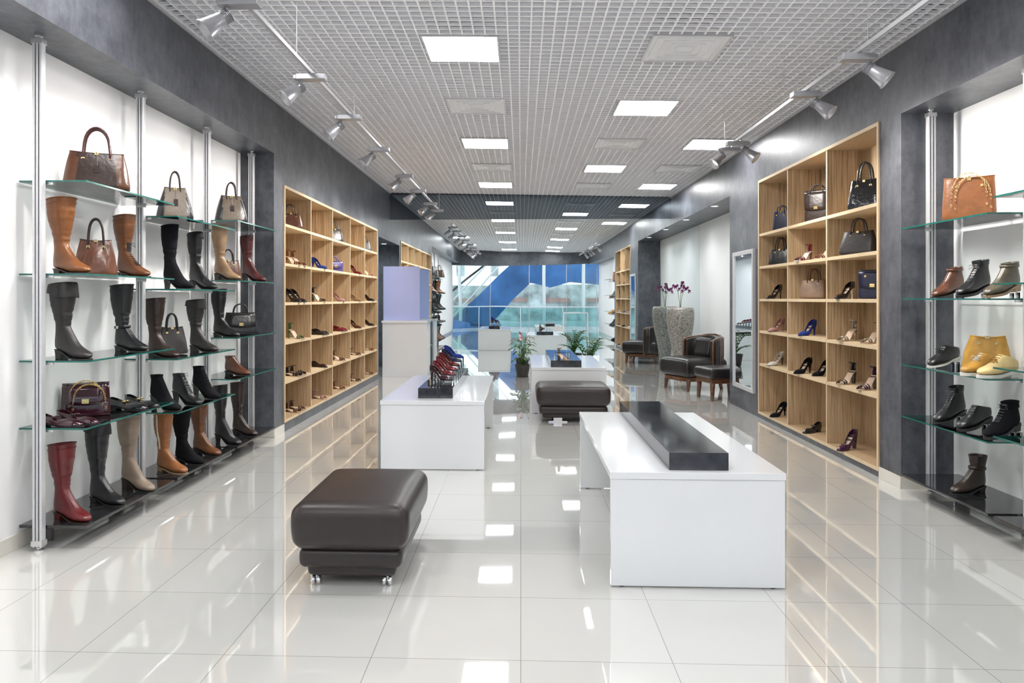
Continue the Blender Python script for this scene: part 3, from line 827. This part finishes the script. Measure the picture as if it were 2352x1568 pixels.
pb('dark brown tall boot beside a black bag', -2.73, 5.26, z3, A, boot(.445, .03, DBRN, sw=1.05))
thing('handbag', 'soft black leather bag behind a dark boot', 'handbag', (-2.74, 5.54, z3), -55, bag(.24, .22, .13, CHAR, .65, .4, .10, hm=BLK, e=.75, soft=.14), GH)
pb('charcoal slouchy boot with folded cuff on glass shelf', -2.70, 5.87, z3, A, boot(.43, .045, CHAR, cuff=.06, sw=1.05, wr=.005))
GA = 'ankle boots on glass shelves'
pb('black suede high-heeled ankle boot on glass shelf', -2.72, 5.27, z4, A, boot(.26, .10, BSU, kind='cone', sw=.82), GA, 'ankle_boot')
pb('black leather high-heeled lace-up ankle boot on glass shelf', -2.69, 5.55, z4, A, boot(.24, .095, BLK, kind='cone', sw=.82, laces=True), GA, 'ankle_boot')
pb('black suede high-heeled lace-up ankle boot on glass shelf', -2.69, 5.90, z4, A, boot(.265, .105, BSU, kind='cone', sw=.82, laces=True), GA, 'ankle_boot')
z1, z2, z3, z4 = SEC[2][2]
thing('handbag', 'taupe and black handbag with dark brown handles on glass shelf', 'handbag', (-2.68, 6.55, z1), -60, bag(.29, .26, .16, TAUP, .6, .3, .12, acc=BLK, hm=DBRN, tag=DBRN, soft=.05), GH)
pb('tall beige boot with block heel on glass shelf', -2.71, 6.37, z2, A, boot(.50, .06, CAM, sw=.95))
thing('handbag', 'brown leather handbag tucked behind a beige boot', 'handbag', (-2.76, 6.68, z2), -58, bag(.24, .2, .12, BRN, .75, .4, .1, hm=DBRN), GH)
pb('burgundy high-heeled tall boot on glass shelf', -2.70, 6.98, z2, A, boot(.46, .08, leather((.07, .016, .016), .25), sw=.88, kind='cone'))
pb('black tall boot on glass shelf beside black handbag', -2.71, 6.35, z3, A, boot(.43, .03, BLK, sw=.95))
thing('handbag', 'black leather satchel with shoulder strap on glass shelf', 'handbag', (-2.68, 6.77, z3), -62, bag(.32, .21, .14, BLK, .8, .4, .08, flap=BLK), GH)
pb('reddish brown ankle boot with low heel on glass shelf', -2.71, 6.60, z4, A, boot(.175, .03, MBR, sw=.85), GA, 'ankle_boot')

def riser(x, y, z, h, w=.10, d=.22, label='clear acrylic riser holding a shoe on black plinth', g='clear acrylic shoe risers'):
    m = M(); T = .006 if h > .05 else .004
    m.box(-d/2, d/2, -w/2, w/2, h-T, h); m.box(-d/2, -d/2+T, -w/2, w/2, 0, h-T); m.box(d/2-T, d/2, -w/2, w/2, 0, h-T)
    thing('acrylic_riser', label, 'display stand', (x, y, z), 0, [part('bent_sheet', m, MACR)], g)
# --- right shelves
R = 202
GR = 'ankle boots and lace-up shoes on glass shelves'
thing('handbag', 'tan leather tote with gold chain details on glass shelf', 'handbag', (3.03, 4.98, 1.96), 238, bag(.31, .30, .13, TAN, .92, .55, .0, chain=True, e=.3, hr=.006), GH)
def rs(lbl, x, y, z, ps, rot=R, n='ankle_boot', c='boot', tilt=9):
    if tilt:
        riser(x+.012, y+.004, z, .037, .04, .04, 'small clear acrylic block raising a shoe heel', 'clear acrylic heel blocks')
        tz = .220*1.12*sin(radians(tilt))+.0015
        return thing(n, lbl, c, (x, y, z+tz), (0, radians(tilt), radians(rot)), ps, GR, (1.12, 1.08, 1))
    return thing(n, lbl, c, (x, y, z), rot, ps, GR, (1.12, 1.08, 1))
rs('shiny bronze ankle boot with buckle strap on glass shelf', 3.07, 5.17, 1.44, boot(.18, .03, MBR, sw=.85, strap=True))
rs('black lace-up ankle boot with heavy sole on glass shelf', 3.06, 4.87, 1.44, boot(.215, .03, BLK, sw=.9, laces=True, th=.018, lmat=MDARKG))
rs('olive metallic ankle boot with buckles on glass shelf', 3.06, 4.59, 1.44, boot(.185, .03, OLI, sw=.88, strap=True, th=.014, smat=SOLT))
rs('black oxford shoe with pale welt on glass shelf', 3.07, 5.22, .953, boot(.11, .02, BLK, low=True, laces=True, th=.012, smat=SOLW), R, 'oxford_shoe', 'shoe')
thing('handbag', 'mustard yellow soft leather handbag on glass shelf', 'handbag', (3.10, 4.90, .956), 238, bag(.29, .24, .15, YEL, .66, .5, .0, hm=YEL, e=.8, soft=.2), GH)
rs('yellow and white low sneaker in front of yellow bag', 3.00, 4.71, .953, boot(.10, .02, YEL, low=True, laces=True, th=.02, smat=SOLW, lmat=SOLW), 200, 'sneaker', 'shoe', 0)
rs('white low sneaker with yellow trim on glass shelf', 3.02, 4.56, .953, boot(.10, .021, mat('cream_leather', (.58, .44, .20), .45, scale=9, amt=.3), low=True, laces=True, th=.02, smat=SOLW, lmat=YEL), 196, 'sneaker', 'shoe', 0)
rs('black lace-up high ankle boot on glass shelf', 3.08, 5.17, .573, boot(.215, .03, BLK, sw=.88, laces=True, th=.01, lmat=MDARKG))
rs('black lace-up oxford with ridged sole on glass shelf', 3.06, 4.86, .573, boot(.11, .025, BLK, low=True, laces=True, th=.018, lmat=MDARKG), R, 'oxford_shoe', 'shoe')
rs('black suede ankle boot with strap on glass shelf', 3.06, 4.59, .573, boot(.19, .03, BSU, sw=.9, laces=True, strap=True, th=.018, lmat=MDARKG))
rs('dark brown short boot with buckle on black base shelf', 3.07, 4.95, .14, boot(.25, .03, DBRN, sw=.98, strap=True, th=.012), tilt=0)

# --- right cubbies
f = .0152
def rz(i): return RZ[i]+(.0315 if i == 0 else f)
GC = 'shoes in wooden cubbies'
def cb(lbl, x, y, z, rot, ps, n='high_heel_shoe', c='shoe', g=GC): return thing(n, lbl, c, (x, y, z), rot, ps, g)
HB = lambda lbl, y, i, ps, rot=225, x=3.03: thing('handbag', lbl, 'handbag', (x, y, rz(i)), rot, ps, GH)
HB('black glossy crocodile-textured handbag in top cubby', 6.44, 5, bag(.28, .27, .15, CROC, .8, .4, .15, hr=.008))
HB('flat brown leather bag with strap in top cubby', 7.46, 5, bag(.26, .33, .07, DBRN, .95, .7, .05, flap=DBRN))
HB('small navy handbag with gold trim in top cubby', 8.46, 5, bag(.21, .24, .1, NAVY, .85, .6, .06))
HB('dark leather handbag with tall handles in cubby', 6.56, 4, bag(.32, .22, .17, CHAR, .75, .35, .11, hr=.006, soft=.05))
HB('black handbag with chain handle in cubby', 8.50, 4, bag(.27, .19, .14, BLK, .8, .4, .13, hr=.007))
HB('beige and tan leather handbag in cubby', 7.55, 3, bag(.28, .20, .15, leather((.20, .125, .08), .4), .8, .4, .11, hm=BRN, soft=.05))
HB('navy flap bag with brown trim in cubby', 6.30, 3, bag(.23, .25, .09, NAVY, .95, .8, 0, flap=NAVY), 235)
RO = 212
cb('red and white strappy high-heeled sandal in cubby', 3.02, 7.67, rz(4), RO, sandal(.10, REDP, n_str=4, smat=WHT), 'sandal')
cb('red strappy high-heeled sandal in cubby', 3.06, 7.25, rz(4), RO, sandal(.10, REDP, n_str=3), 'sandal')
cb('black patent peep-toe pump in cubby', 3.03, 8.58, rz(3), RO, pump(.11, BLKP))
cb('black patent high-heeled pump with pale toe in cubby', 3.02, 6.72, rz(3), RO, pump(.10, BLKP, hmat=WHT))
cb('pale pink slingback pump in cubby', 3.03, 8.50, rz(2), RO, pump(.10, PNK))
cb('royal blue suede platform pump in cubby', 3.03, 7.60, rz(2), RO, pump(.105, BLUE))
cb('silver strappy high-heeled sandal in cubby', 3.02, 6.66, rz(2), RO, sandal(.10, SILV), 'sandal')
cb('silver strappy high-heeled sandal in cubby', 3.06, 6.30, rz(2), RO, sandal(.10, SILV), 'sandal')
cb('cream and black pump in cubby', 3.03, 8.52, rz(1), RO, pump(.095, WHT, hmat=BLKP))
cb('black suede high-heeled pump in cubby', 3.0, 7.64, rz(1), RO, pump(.10, BSU, vamp=.125))
cb('black suede high-heeled pump in cubby', 3.1, 7.42, rz(1), RO, pump(.10, BSU, vamp=.125))
cb('black strappy platform sandal in cubby', 3.03, 6.70, rz(1), RO, sandal(.11, BLKP, 'cone'), 'sandal')
cb('purple and black strappy sandal in cubby', 3.03, 6.30, rz(1), RO, sandal(.11, PRP, 'cone', 4), 'sandal')
cb('black pump with pale lining in bottom cubby', 3.03, 8.44, rz(0), RO, pump(.10, BSU))
cb('black patent loafer with heel in bottom cubby', 3.02, 7.45, rz(0), RO, pump(.035, BLKP, 'block', .05, bow=BLKP), 'loafer')
cb('purple patent peep-toe pump in bottom cubby', 3.0, 6.62, rz(0), RO, pump(.11, PRP, 'cone', bow=BURG))
# --- left cubbies
def lz(i): return LZ[i]+(.0315 if i == 0 else f)
def ly(c, o=.74): return LY[c]+o
LO = -28
def lc(lbl, c, i, ps, o=.74, rot=LO, x=-2.70, n='high_heel_shoe'): return cb(lbl, x, ly(c, o), lz(i), rot, ps, n)
def lb(lbl, c, i, ps, o=.70): return thing('handbag', lbl, 'handbag', (-2.71, ly(c, o), lz(i)), -50, ps, GH)
lb('brown leather handbag in top cubby', 0, 5, bag(.30, .19, .14, MBR, .8, .4, .1, hm=DBRN))
lb('black leather handbag in top cubby', 2, 5, bag(.26, .2, .13, BLK, .8, .4, .1))
lb('small dark handbag in top cubby', 4, 5, bag(.24, .19, .13, CHAR, .8, .4, .09))
lb('purple quilted small handbag in cubby', 2, 4, bag(.26, .16, .09, leather((.07, .05, .2), .3), .9, .6, .06, flap=leather((.07, .05, .2), .3)))
lc('tan strappy high-heeled sandal in cubby', 0, 4, sandal(.10, TAN), .62, n='sandal')
lc('tan strappy high-heeled sandal in cubby', 0, 4, sandal(.10, TAN), .82, n='sandal')
lc('blue suede high-heeled pump in cubby', 1, 4, pump(.10, BLUE), .68)
lc('red and beige high-heeled shoe in cubby', 3, 4, pump(.10, REDP, hmat=CAM), .7)
lc('pink high-heeled sandal in cubby', 4, 4, sandal(.10, PNK), .66, n='sandal')
lc('black high-heeled pump in cubby', 0, 3, pump(.10, BLKP), .60)
lc('black high-heeled pump in cubby', 0, 3, pump(.10, BLKP), .80)
lc('black strappy sandal in cubby', 1, 3, sandal(.105, BLKP, 'cone'), .66, n='sandal')
lc('pale pink slingback shoe in cubby', 2, 3, pump(.08, PNK), .66)
lc('beige mid-heel shoe in cubby', 3, 3, pump(.06, CAM), .7)
lc('black mid-heel shoe in cubby', 4, 3, pump(.07, BLK), .7)
lc('green strappy sandal in cubby', 0, 2, sandal(.10, GRN), .72, n='sandal')
lc('black ballet flat in cubby', 1, 2, pump(.012, BLKP, 'block', bow=BLKP), .62, n='ballet_flat')
lc('black ballet flat in cubby', 1, 2, pump(.012, BLKP, 'block', bow=BLKP), .78, n='ballet_flat')
lc('red patent ballet flat in cubby', 2, 2, pump(.012, REDP, 'block', bow=REDP), .62, n='ballet_flat')
lc('red patent ballet flat in cubby', 2, 2, pump(.012, REDP, 'block', bow=REDP), .78, n='ballet_flat')
lc('brown heeled pump in cubby', 3, 2, pump(.08, BRN), .7)
lc('dark heeled pump in cubby', 4, 2, pump(.06, DBRN), .7)
lc('black flat sandal in cubby', 0, 1, sandal(.02, BLK, 'block', 4), .62, n='sandal')
lc('brown flat sandal in cubby', 0, 1, sandal(.02, DBRN, 'block', 4), .80, n='sandal')
lc('dark flat loafer in cubby', 1, 1, pump(.015, DBRN, 'block', .05), .7, n='loafer')
lc('brown strappy sandal in cubby', 2, 1, sandal(.06, BRN, 'cone', 3), .68, n='sandal')
lc('brown strappy flat sandal in cubby', 3, 1, sandal(.02, BRN, 'block', 3), .7, n='sandal')
lc('tan flat sandal in cubby', 4, 1, sandal(.02, TAN, 'block', 3), .7, n='sandal')
lc('brown flat sandal in bottom cubby', 0, 0, sandal(.02, BRN, 'block', 3), .60, n='sandal')
lc('brown flat sandal in bottom cubby', 0, 0, sandal(.02, BRN, 'block', 3), .78, n='sandal')
lc('pink flat sandal in bottom cubby', 1, 0, sandal(.02, PNK, 'block', 3), .70, n='sandal')
lc('brown flat sandal in bottom cubby', 2, 0, sandal(.02, TAN, 'block', 3), .70, n='sandal')
lc('dark flat sandal in bottom cubby', 3, 0, sandal(.02, DBRN, 'block', 3), .70, n='sandal')
lc('tan flat sandal in bottom cubby', 4, 0, sandal(.02, TAN, 'block', 3), .70, n='sandal')

# --- shoes on the table plinth, on acrylic risers
GT = 'red and blue shoes on the table plinth'
for i, (yy, hh_, c1, c2, l) in enumerate([(6.55, .03, BURG, BURG, 'dark burgundy patent high-heeled shoe on acrylic riser'), (6.80, .05, REDP, REDP, 'dark red patent high-heeled shoe on acrylic riser'), (7.05, .07, REDP, BURG, 'dark red high-heeled shoe with burgundy heel on acrylic riser'),
      (7.30, .09, RED, NAVY, 'red suede high-heeled shoe on acrylic riser'), (7.55, .11, NAVY, REDP, 'blue high-heeled shoe with red heel on acrylic riser'), (7.80, .13, BLUE, REDP, 'blue and red high-heeled shoe on acrylic riser')]):
    riser(-.735, yy, .668, hh_)
    thing('high_heel_shoe', l, 'shoe', (-.79, yy, .668+hh_), -25, pump(.085, c1, hmat=c2), GT, .9)
riser(.55, 9.6, .66, .07, .3, .2, 'clear acrylic display stand on black plinth')
thing('sandal', 'silver strappy sandal on black plinth', 'shoe', (.50, 9.25, .66), -60, sandal(.06, SILV, 'cone'), GT)

# ------------------------------------------------------------------ wall mirror
m = M(); W = .85; Hh = 1.78; t = .05
m.box(-.035, 0, 0, W, 0, t); m.box(-.035, 0, 0, W, Hh-t, Hh); m.box(-.035, 0, 0, t, t, Hh-t); m.box(-.035, 0, W-t, W, t, Hh-t)
gl = M().box(-.02, -.005, t, W-t, t, Hh-t)
thing('wall_mirror', 'tall rectangular wall mirror in silver frame on slate wall', 'mirror', (XR-.002, 8.93, .27), 0, [part('frame', m, MALUW, bevel=.004), part('mirror_glass', gl, MMIR)])

# ------------------------------------------------------------------ reception counter
body = M(); body.box(-.41, .41, 0, .03, 0, .99); body.box(-.41, -.38, .03, .5, 0, .99); body.box(.38, .41, .03, .5, 0, .99)
top = M().box(-.425, .425, -.015, .51, .99, 1.03)
shv = M().box(-.38, .38, .03, .48, .5, .52)
pl = M().box(-.38, .38, .03, .48, .06, .08)
thing('reception_counter', 'white gloss cash counter standing by mirrored wall', 'counter', (-2.13, 13.1, 0), 0,
      [part('body', body, MLAM, bevel=.002), part('countertop', top, MLAM, bevel=.002), part('shelf', shv, MLAM), part('shelf', pl, MLAM)])
thing('partition_panel', 'pale lilac upright panel standing on the white counter', 'panel', (-2.18, 13.2, 1.03), 0,
      [part('board', M().box(-.36, .31, -.015, .015, 0, 1.0), MPURP, bevel=.002)])

# ------------------------------------------------------------------ armchair, stool
def armchair(x, y, rot):
    seat = M().cushion(.10, 0, .355, .40, .36, .145, .08, .02, .012, 14)
    apron = M()
    def sh(sc, z): return [(.10+.40*sc*math.copysign(abs(cos(a))**.5, cos(a)), .36*sc*math.copysign(abs(sin(a))**.5, sin(a)), z) for a in [2*pi*k/32 for k in range(32)]]
    apron.loft([sh(.93, .15), sh(.98, .16), sh(.98, .21), sh(.94, .22)])
    back = M(); rail = []; rings = []
    for k in range(25):
        th = radians(100+160*k/24); u = abs(k-12)/12
        zt = .85-.03*u-.05*u*u
        ro, ri = .43, .31
        cx = .05
        rings.append([(cx+ro*cos(th), ro*sin(th)*.92, .22), (cx+ri*cos(th), ri*sin(th)*.92, .22), (cx+(ri-.01)*cos(th), (ri-.01)*sin(th)*.92, (zt+.3)/2),
                      (cx+ri*cos(th), ri*sin(th)*.92, zt), (cx+ro*1.03*cos(th), ro*1.03*sin(th)*.92, zt), (cx+(ro+.01)*cos(th), (ro+.01)*sin(th)*.92, (zt+.3)/2)])
        rail.append((cx+.40*cos(th), .40*sin(th)*.92, zt+.008))
    back.loft(rings)
    rl = M()
    p0 = rail[0]; p1 = rail[-1]
    rl.tube([(p0[0]+.02, p0[1]*.97, .20), (p0[0]+.02, p0[1], .5), (p0[0]+.015, p0[1], .75)]+rail+[(p1[0]+.015, p1[1], .75), (p1[0]+.02, p1[1], .5), (p1[0]+.02, p1[1]*.97, .20)], .018, 10)
    ps = [part('seat', seat, MCHL, smooth=True), part('apron', apron, MWOOD, smooth=False), part('backrest', back, MCHL, smooth=True, bevel=.012), part('rail', rl, MWOOD, smooth=True)]
    for k in range(2, 23, 4):
        th = radians(100+160*k/24)
        ps.append(part('back_slat', M().tube([(.05+.435*cos(th), .435*sin(th)*.92, .23), (.05+.445*cos(th), .445*sin(th)*.92, .55), (.05+.445*cos(th), .445*sin(th)*.92, .82)], .008, 6), MWOOD, smooth=True))
    pil = M().cushion(0, 0, 0, .065, .19, .16, .06, 0, .0, 10)
    pil.xf(Matrix.Translation((-.12, 0, .65)) @ Matrix.Rotation(-.25, 4, 'Y'))
    ps.append(part('back_cushion', pil, MCHL, smooth=True))
    for sx, sy in ((.40, .28), (.40, -.28), (-.22, .26), (-.22, -.26)):
        ox = .02 if sx > 0 else -.03
        l = M().tube([(sx, sy, .19), (sx+ox*.15, sy, .13), (sx+ox*.5, sy*1.01, .06), (sx+ox, sy*1.02, 0)], [.040, .034, .028, .025], 10)
        ps.append(part('leg', l, MWOOD, smooth=True))
    thing('armchair', 'rounded black leather armchair with walnut frame by white wall', 'armchair', (x, y, 0), rot, ps)
armchair(2.84, 11.65, 205)
st = M().cushion(0, 0, .38, .30, .27, .075, .045, .01, 0, 12)
ap = M(); ap.box(-.27, .27, -.24, .24, .24, .31)
ps = [part('seat', st, MCHL, smooth=True), part('apron', ap, MWOOD, bevel=.006)]
for sx in (-1, 1):
    for sy in (-1, 1):
        ps.append(part('leg', M().tube([(sx*.235, sy*.205, .26), (sx*.235, sy*.205, .18), (sx*.24, sy*.21, .08), (sx*.245, sy*.212, 0)], [.038, .034, .028, .025], 10), MWOOD, smooth=True))
thing('footstool', 'low walnut footstool with black leather seat beside armchair', 'stool', (2.88, 10.46, 0), 12, ps)

# ------------------------------------------------------------------ vase and plants
mv, nt, b = nodes_of('silver_shell_mosaic')
tc = nt.nodes.new('ShaderNodeTexCoord'); mp = nt.nodes.new('ShaderNodeMapping'); mp.inputs['Scale'].default_value = (24, 24, 30)
nt.links.new(tc.outputs['Object'], mp.inputs[0])
vo = nt.nodes.new('ShaderNodeTexVoronoi'); vo.inputs['Scale'].default_value = 1.5; nt.links.new(mp.outputs[0], vo.inputs['Vector'])
cr = nt.nodes.new('ShaderNodeValToRGB'); cr.color_ramp.elements[0].color = (.40, .38, .35, 1); cr.color_ramp.elements[1].color = (.15, .14, .125, 1)
cr.color_ramp.elements[0].position = .2; cr.color_ramp.elements[1].position = .8
nt.links.new(vo.outputs['Distance'], cr.inputs[0]); nt.links.new(cr.outputs[0], b.inputs['Base Color'])
b.inputs['Metallic'].default_value = .25; b.inputs['Roughness'].default_value = .35
bp = nt.nodes.new('ShaderNodeBump'); bp.inputs['Strength'].default_value = .4; bp.inputs['Distance'].default_value = .01; bp.invert = True
nt.links.new(vo.outputs['Distance'], bp.inputs['Height']); nt.links.new(bp.outputs[0], b.inputs['Normal'])
v = M().lathe([(.10, 0), (.105, .02), (.112, .2), (.135, .42), (.175, .64), (.218, .84), (.243, 1.0), (.250, 1.12), (.245, 1.22), (.232, 1.27), (.215, 1.275), (.205, 1.25), (.20, 1.1)], 48)
soil = M().lathe([(.203, 1.17), (.203, 1.19)], 30)
thing('floor_vase', 'tall tapered vase covered in silvery shell mosaic', 'vase', (2.90, 13.2, 0), 0,
      [part('vessel', v, mv, smooth=True), part('soil', soil, MBLACK)])
def leaf(m, base, d, L, W, droop=.3, n=7, mi=0, heart=False):
    base = Vector(base); d = Vector(d).normalized(); side = d.cross(Vector((0, 0, 1)))
    if side.length < .01: side = Vector((1, 0, 0))
    side.normalize(); rows = []
    p = base.copy(); dd = d.copy()
    for i in range(n+1):
        t = i/n; w = W*(sin(pi*min(1, (t*.9+.1)))**(.7)) if not heart else W*(1-t)**.6*(1 if t > .05 else .75)
        w = max(w if t < 1 else .0005, .0005)
        nr = side.cross(dd)
        rows.append([p-side*w+nr*w*.18, p-side*w*.5, p.copy(), p+side*w*.5, p+side*w+nr*w*.18])
        p = p+dd*(L/n); dd = (dd+Vector((0, 0, -droop/n))).normalized()
    m.loft(rows, False, False, mi, closed=False)
rnd = random.Random(3)
lv = M(); stm = M(); fls = []
for k in range(7):
    a = 2*pi*k/7; leaf(lv, (.03*cos(a), .03*sin(a), 0), (cos(a), sin(a), .8), .24, .035, 1.4)
for sg, Hs in ((-1, .46), (.9, .42), (.3, .52)):
    stm.tube([(0, 0, 0), (sg*.02, 0, Hs*.5), (sg*.05, -.01, Hs*.85), (sg*.10, -.03, Hs), (sg*.16, -.05, Hs*.95)], .004, 6)
    for q in range(5):
        t = q/4; px = sg*(.03+.14*t); pz = Hs*(.84+.14*sin(pi*(t*.8+.1)))+(q % 2)*.03
        fl = M()
        for k in range(5):
            a = 2*pi*k/5+.3
            leaf(fl, (px, -.05, pz), (cos(a), -.25, sin(a)), .040, .023, 0, 4)
        fls.append(part('flower', fl, MORCH, smooth=True, merge=True))
thing('orchid', 'purple orchid with arching stems growing in tall vase', 'orchid', (2.90, 13.2, 1.19), 0,
      [part('leaf', lv, MLEAF, smooth=True, merge=False), part('stem', stm, MSTEM, smooth=True)]+fls)
pot = M().lathe([(.09, 0), (.10, .01), (.14, .22), (.145, .23), (.13, .23), (.12, .18)], 24)
mpot = mat('dark_woven_pot', (.03, .025, .022), .5, scale=60, amt=.6, bump=.6, bscale=60)
lv = M(); stm = M(); fls = []
for k in range(24):
    a = rnd.uniform(0, 2*pi); r = rnd.uniform(.06, .18); z = rnd.uniform(.30, .64)
    tip = Vector((r*cos(a), r*sin(a), z))
    stm.tube([(0.02*cos(a), .02*sin(a), .18), (tip.x*.4, tip.y*.4, .18+(z-.18)*.6), tip], .004, 5)
    leaf(lv, tip, (cos(a), sin(a), .1), .14, .05, 1.2, heart=True)
for k in range(7):
    a = rnd.uniform(0, 2*pi); r = rnd.uniform(.05, .15); z = rnd.uniform(.55, .74)
    tip = Vector((r*cos(a), r*sin(a), z))
    stm.tube([(0, 0, .18), (tip.x*.4, tip.y*.4, .5), tip], .003, 5)
    fl = M(); leaf(fl, tip, (cos(a), sin(a)-.4, .8), .09, .036, .5, heart=True)
    fls.append(part('flower', fl, MSPATH, smooth=True))
thing('potted_anthurium', 'potted anthurium with glossy leaves and pale pink blooms on floor', 'potted plant', (.03, 13.2, 0), 0,
      [part('pot', pot, mpot, smooth=True), part('stem', stm, MSTEM, smooth=True), part('leaf', lv, MLEAF, smooth=True, merge=False)]+fls)
pot = M().lathe([(.11, 0), (.12, .01), (.16, .25), (.165, .26), (.15, .26), (.14, .2)], 24)
lv = M(); stm = M()
for k in range(18):
    a = 2*pi*k/18+rnd.uniform(-.2, .2); R_ = rnd.uniform(.2, .42); z = rnd.uniform(.42, .76)
    pts = [Vector((R_*cos(a)*t**1.4, R_*sin(a)*t**1.4, .22+(z-.22)*sin(t*pi*.55))) for t in [i/9 for i in range(10)]]
    stm.tube(pts, [.008-.0006*i for i in range(10)], 6)
    for i in range(2, 10):
        d = (pts[i]-pts[i-1]).normalized(); s = d.cross(Vector((0, 0, 1))).normalized()
        for sg in (-1, 1): leaf(lv, pts[i], d*.5+s*sg+Vector((0, 0, .3)), .075, .018, .3, 4)
thing('potted_fern', 'potted plant with arching glossy green fronds behind table', 'potted plant', (1.15, 12.3, 0), 0,
      [part('pot', pot, mpot, smooth=True), part('stem', stm, MSTEM, smooth=True), part('leaf', lv, MLEAF, smooth=True, merge=False)])

# ------------------------------------------------------------------ seen in the mirror: storefront surroundings
q = M()
q.box(-.5, .5, -.3, .3, .86, .90)
for sx in (-1, 1): q.box(sx*.48-.02, sx*.48+.02, -.3, .3, 0, .86)
thing('display_frame_table', 'white open-frame display table near shop window', 'table', (2.2, -1.3, 0), 0, [part('frame', q, MLAM)])
es = M()
pr = [(-3.9, 0), (-1.6, 0), (-.5, 1.2), (.5, 2.2), (1.5, 1.95), (2.6, 2.25), (6, 1.9), (6, 3.2), (.2, 3.25), (-.5, 3.2)]
es.loft([[(x_, -10.0, z_) for x_, z_ in pr], [(x_, -8.6, z_) for x_, z_ in pr]])
gr = M(); gr.tube([(-5.5, -8.5, .6), (-4.5, -8.5, .9), (-.9, -8.5, 4.0), (.1, -8.5, 4.3), (6, -8.5, 4.3)], .05, 8)
thing('escalator', 'blue-clad escalator rising across the mall outside the shop', 'escalator', (0, 0, 0), 0, [part('truss_cladding', es, MBLUE), part('handrail', gr, MBLACK)])
cv = M(); rings = []
for k in range(21):
    a = k/20; x_ = -7+6.5*a; yy = -6.9+.5*sin(a*pi)
    rings.append([(x_, yy, 0), (x_, yy, .35+.30*sin(a*5)), (x_, yy-.2, .35+.30*sin(a*5)), (x_, yy-.2, 0)])
cv.loft(rings)
thing('blue_planter_wall', 'low wavy blue planter wall in the mall', 'low wall', (0, 0, 0), 0, [part('cladding', cv, MBLUE, smooth=False)])
rl = M(); rl.tube([(-8, -6.5, 1.05), (8, -6.5, 1.05)], .03, 8)
for k in range(9): rl.tube([(-8+2*k, -6.5, 0), (-8+2*k, -6.5, 1.05)], .025, 8)
rg = M().box(-8, 8, -6.51, -6.5, .1, 1.0)
thing('glass_railing', 'glass balustrade with metal handrail in the mall', 'railing', (0, 0, 0), 0, [part('handrail', rl, MALU), part('glass_panel', rg, thin_glass('teal_glass', (.7, .88, .88)))])
mc = M()
for x_ in (-5.5, -3.0, 1.1, 3.1, 6): mc.tube([(x_, -7.6, 0), (x_, -7.6, 6)], .08, 16)
for x_ in (-4.6, -3.9): mc.tube([(x_, -8.0, 0), (x_+3.8, -8.0, 4.2)], .035, 8)
mc.box(-14, 14, -13, -7, 6.2, 6.5)
structure('wall_mall', mc, MWHITE)
sh_ = M(); sh_.box(-14, 14, -20.2, -20, 0, 2.3); structure('wall_mall', sh_, MMALLG)
sh_ = M()
for k in range(9): sh_.box(-13+2.9*k, -11.2+2.9*k, -19.9, -19.7, 1.2, 1.45)
structure('wall_mall', sh_, MMALLR)
sh_ = M()
for k in range(12): sh_.box(-13+2.2*k, -12.5+2.2*k, -20.0, -19.6, 2.9, 6)
structure('wall_mall', sh_, MMALLG)

# ------------------------------------------------------------------ world
wd = bpy.data.worlds.new('world'); scene.world = wd; wd.use_nodes = True
bg = wd.node_tree.nodes['Background']; bg.inputs[0].default_value = (.86, .93, 1, 1); bg.inputs[1].default_value = 1.8
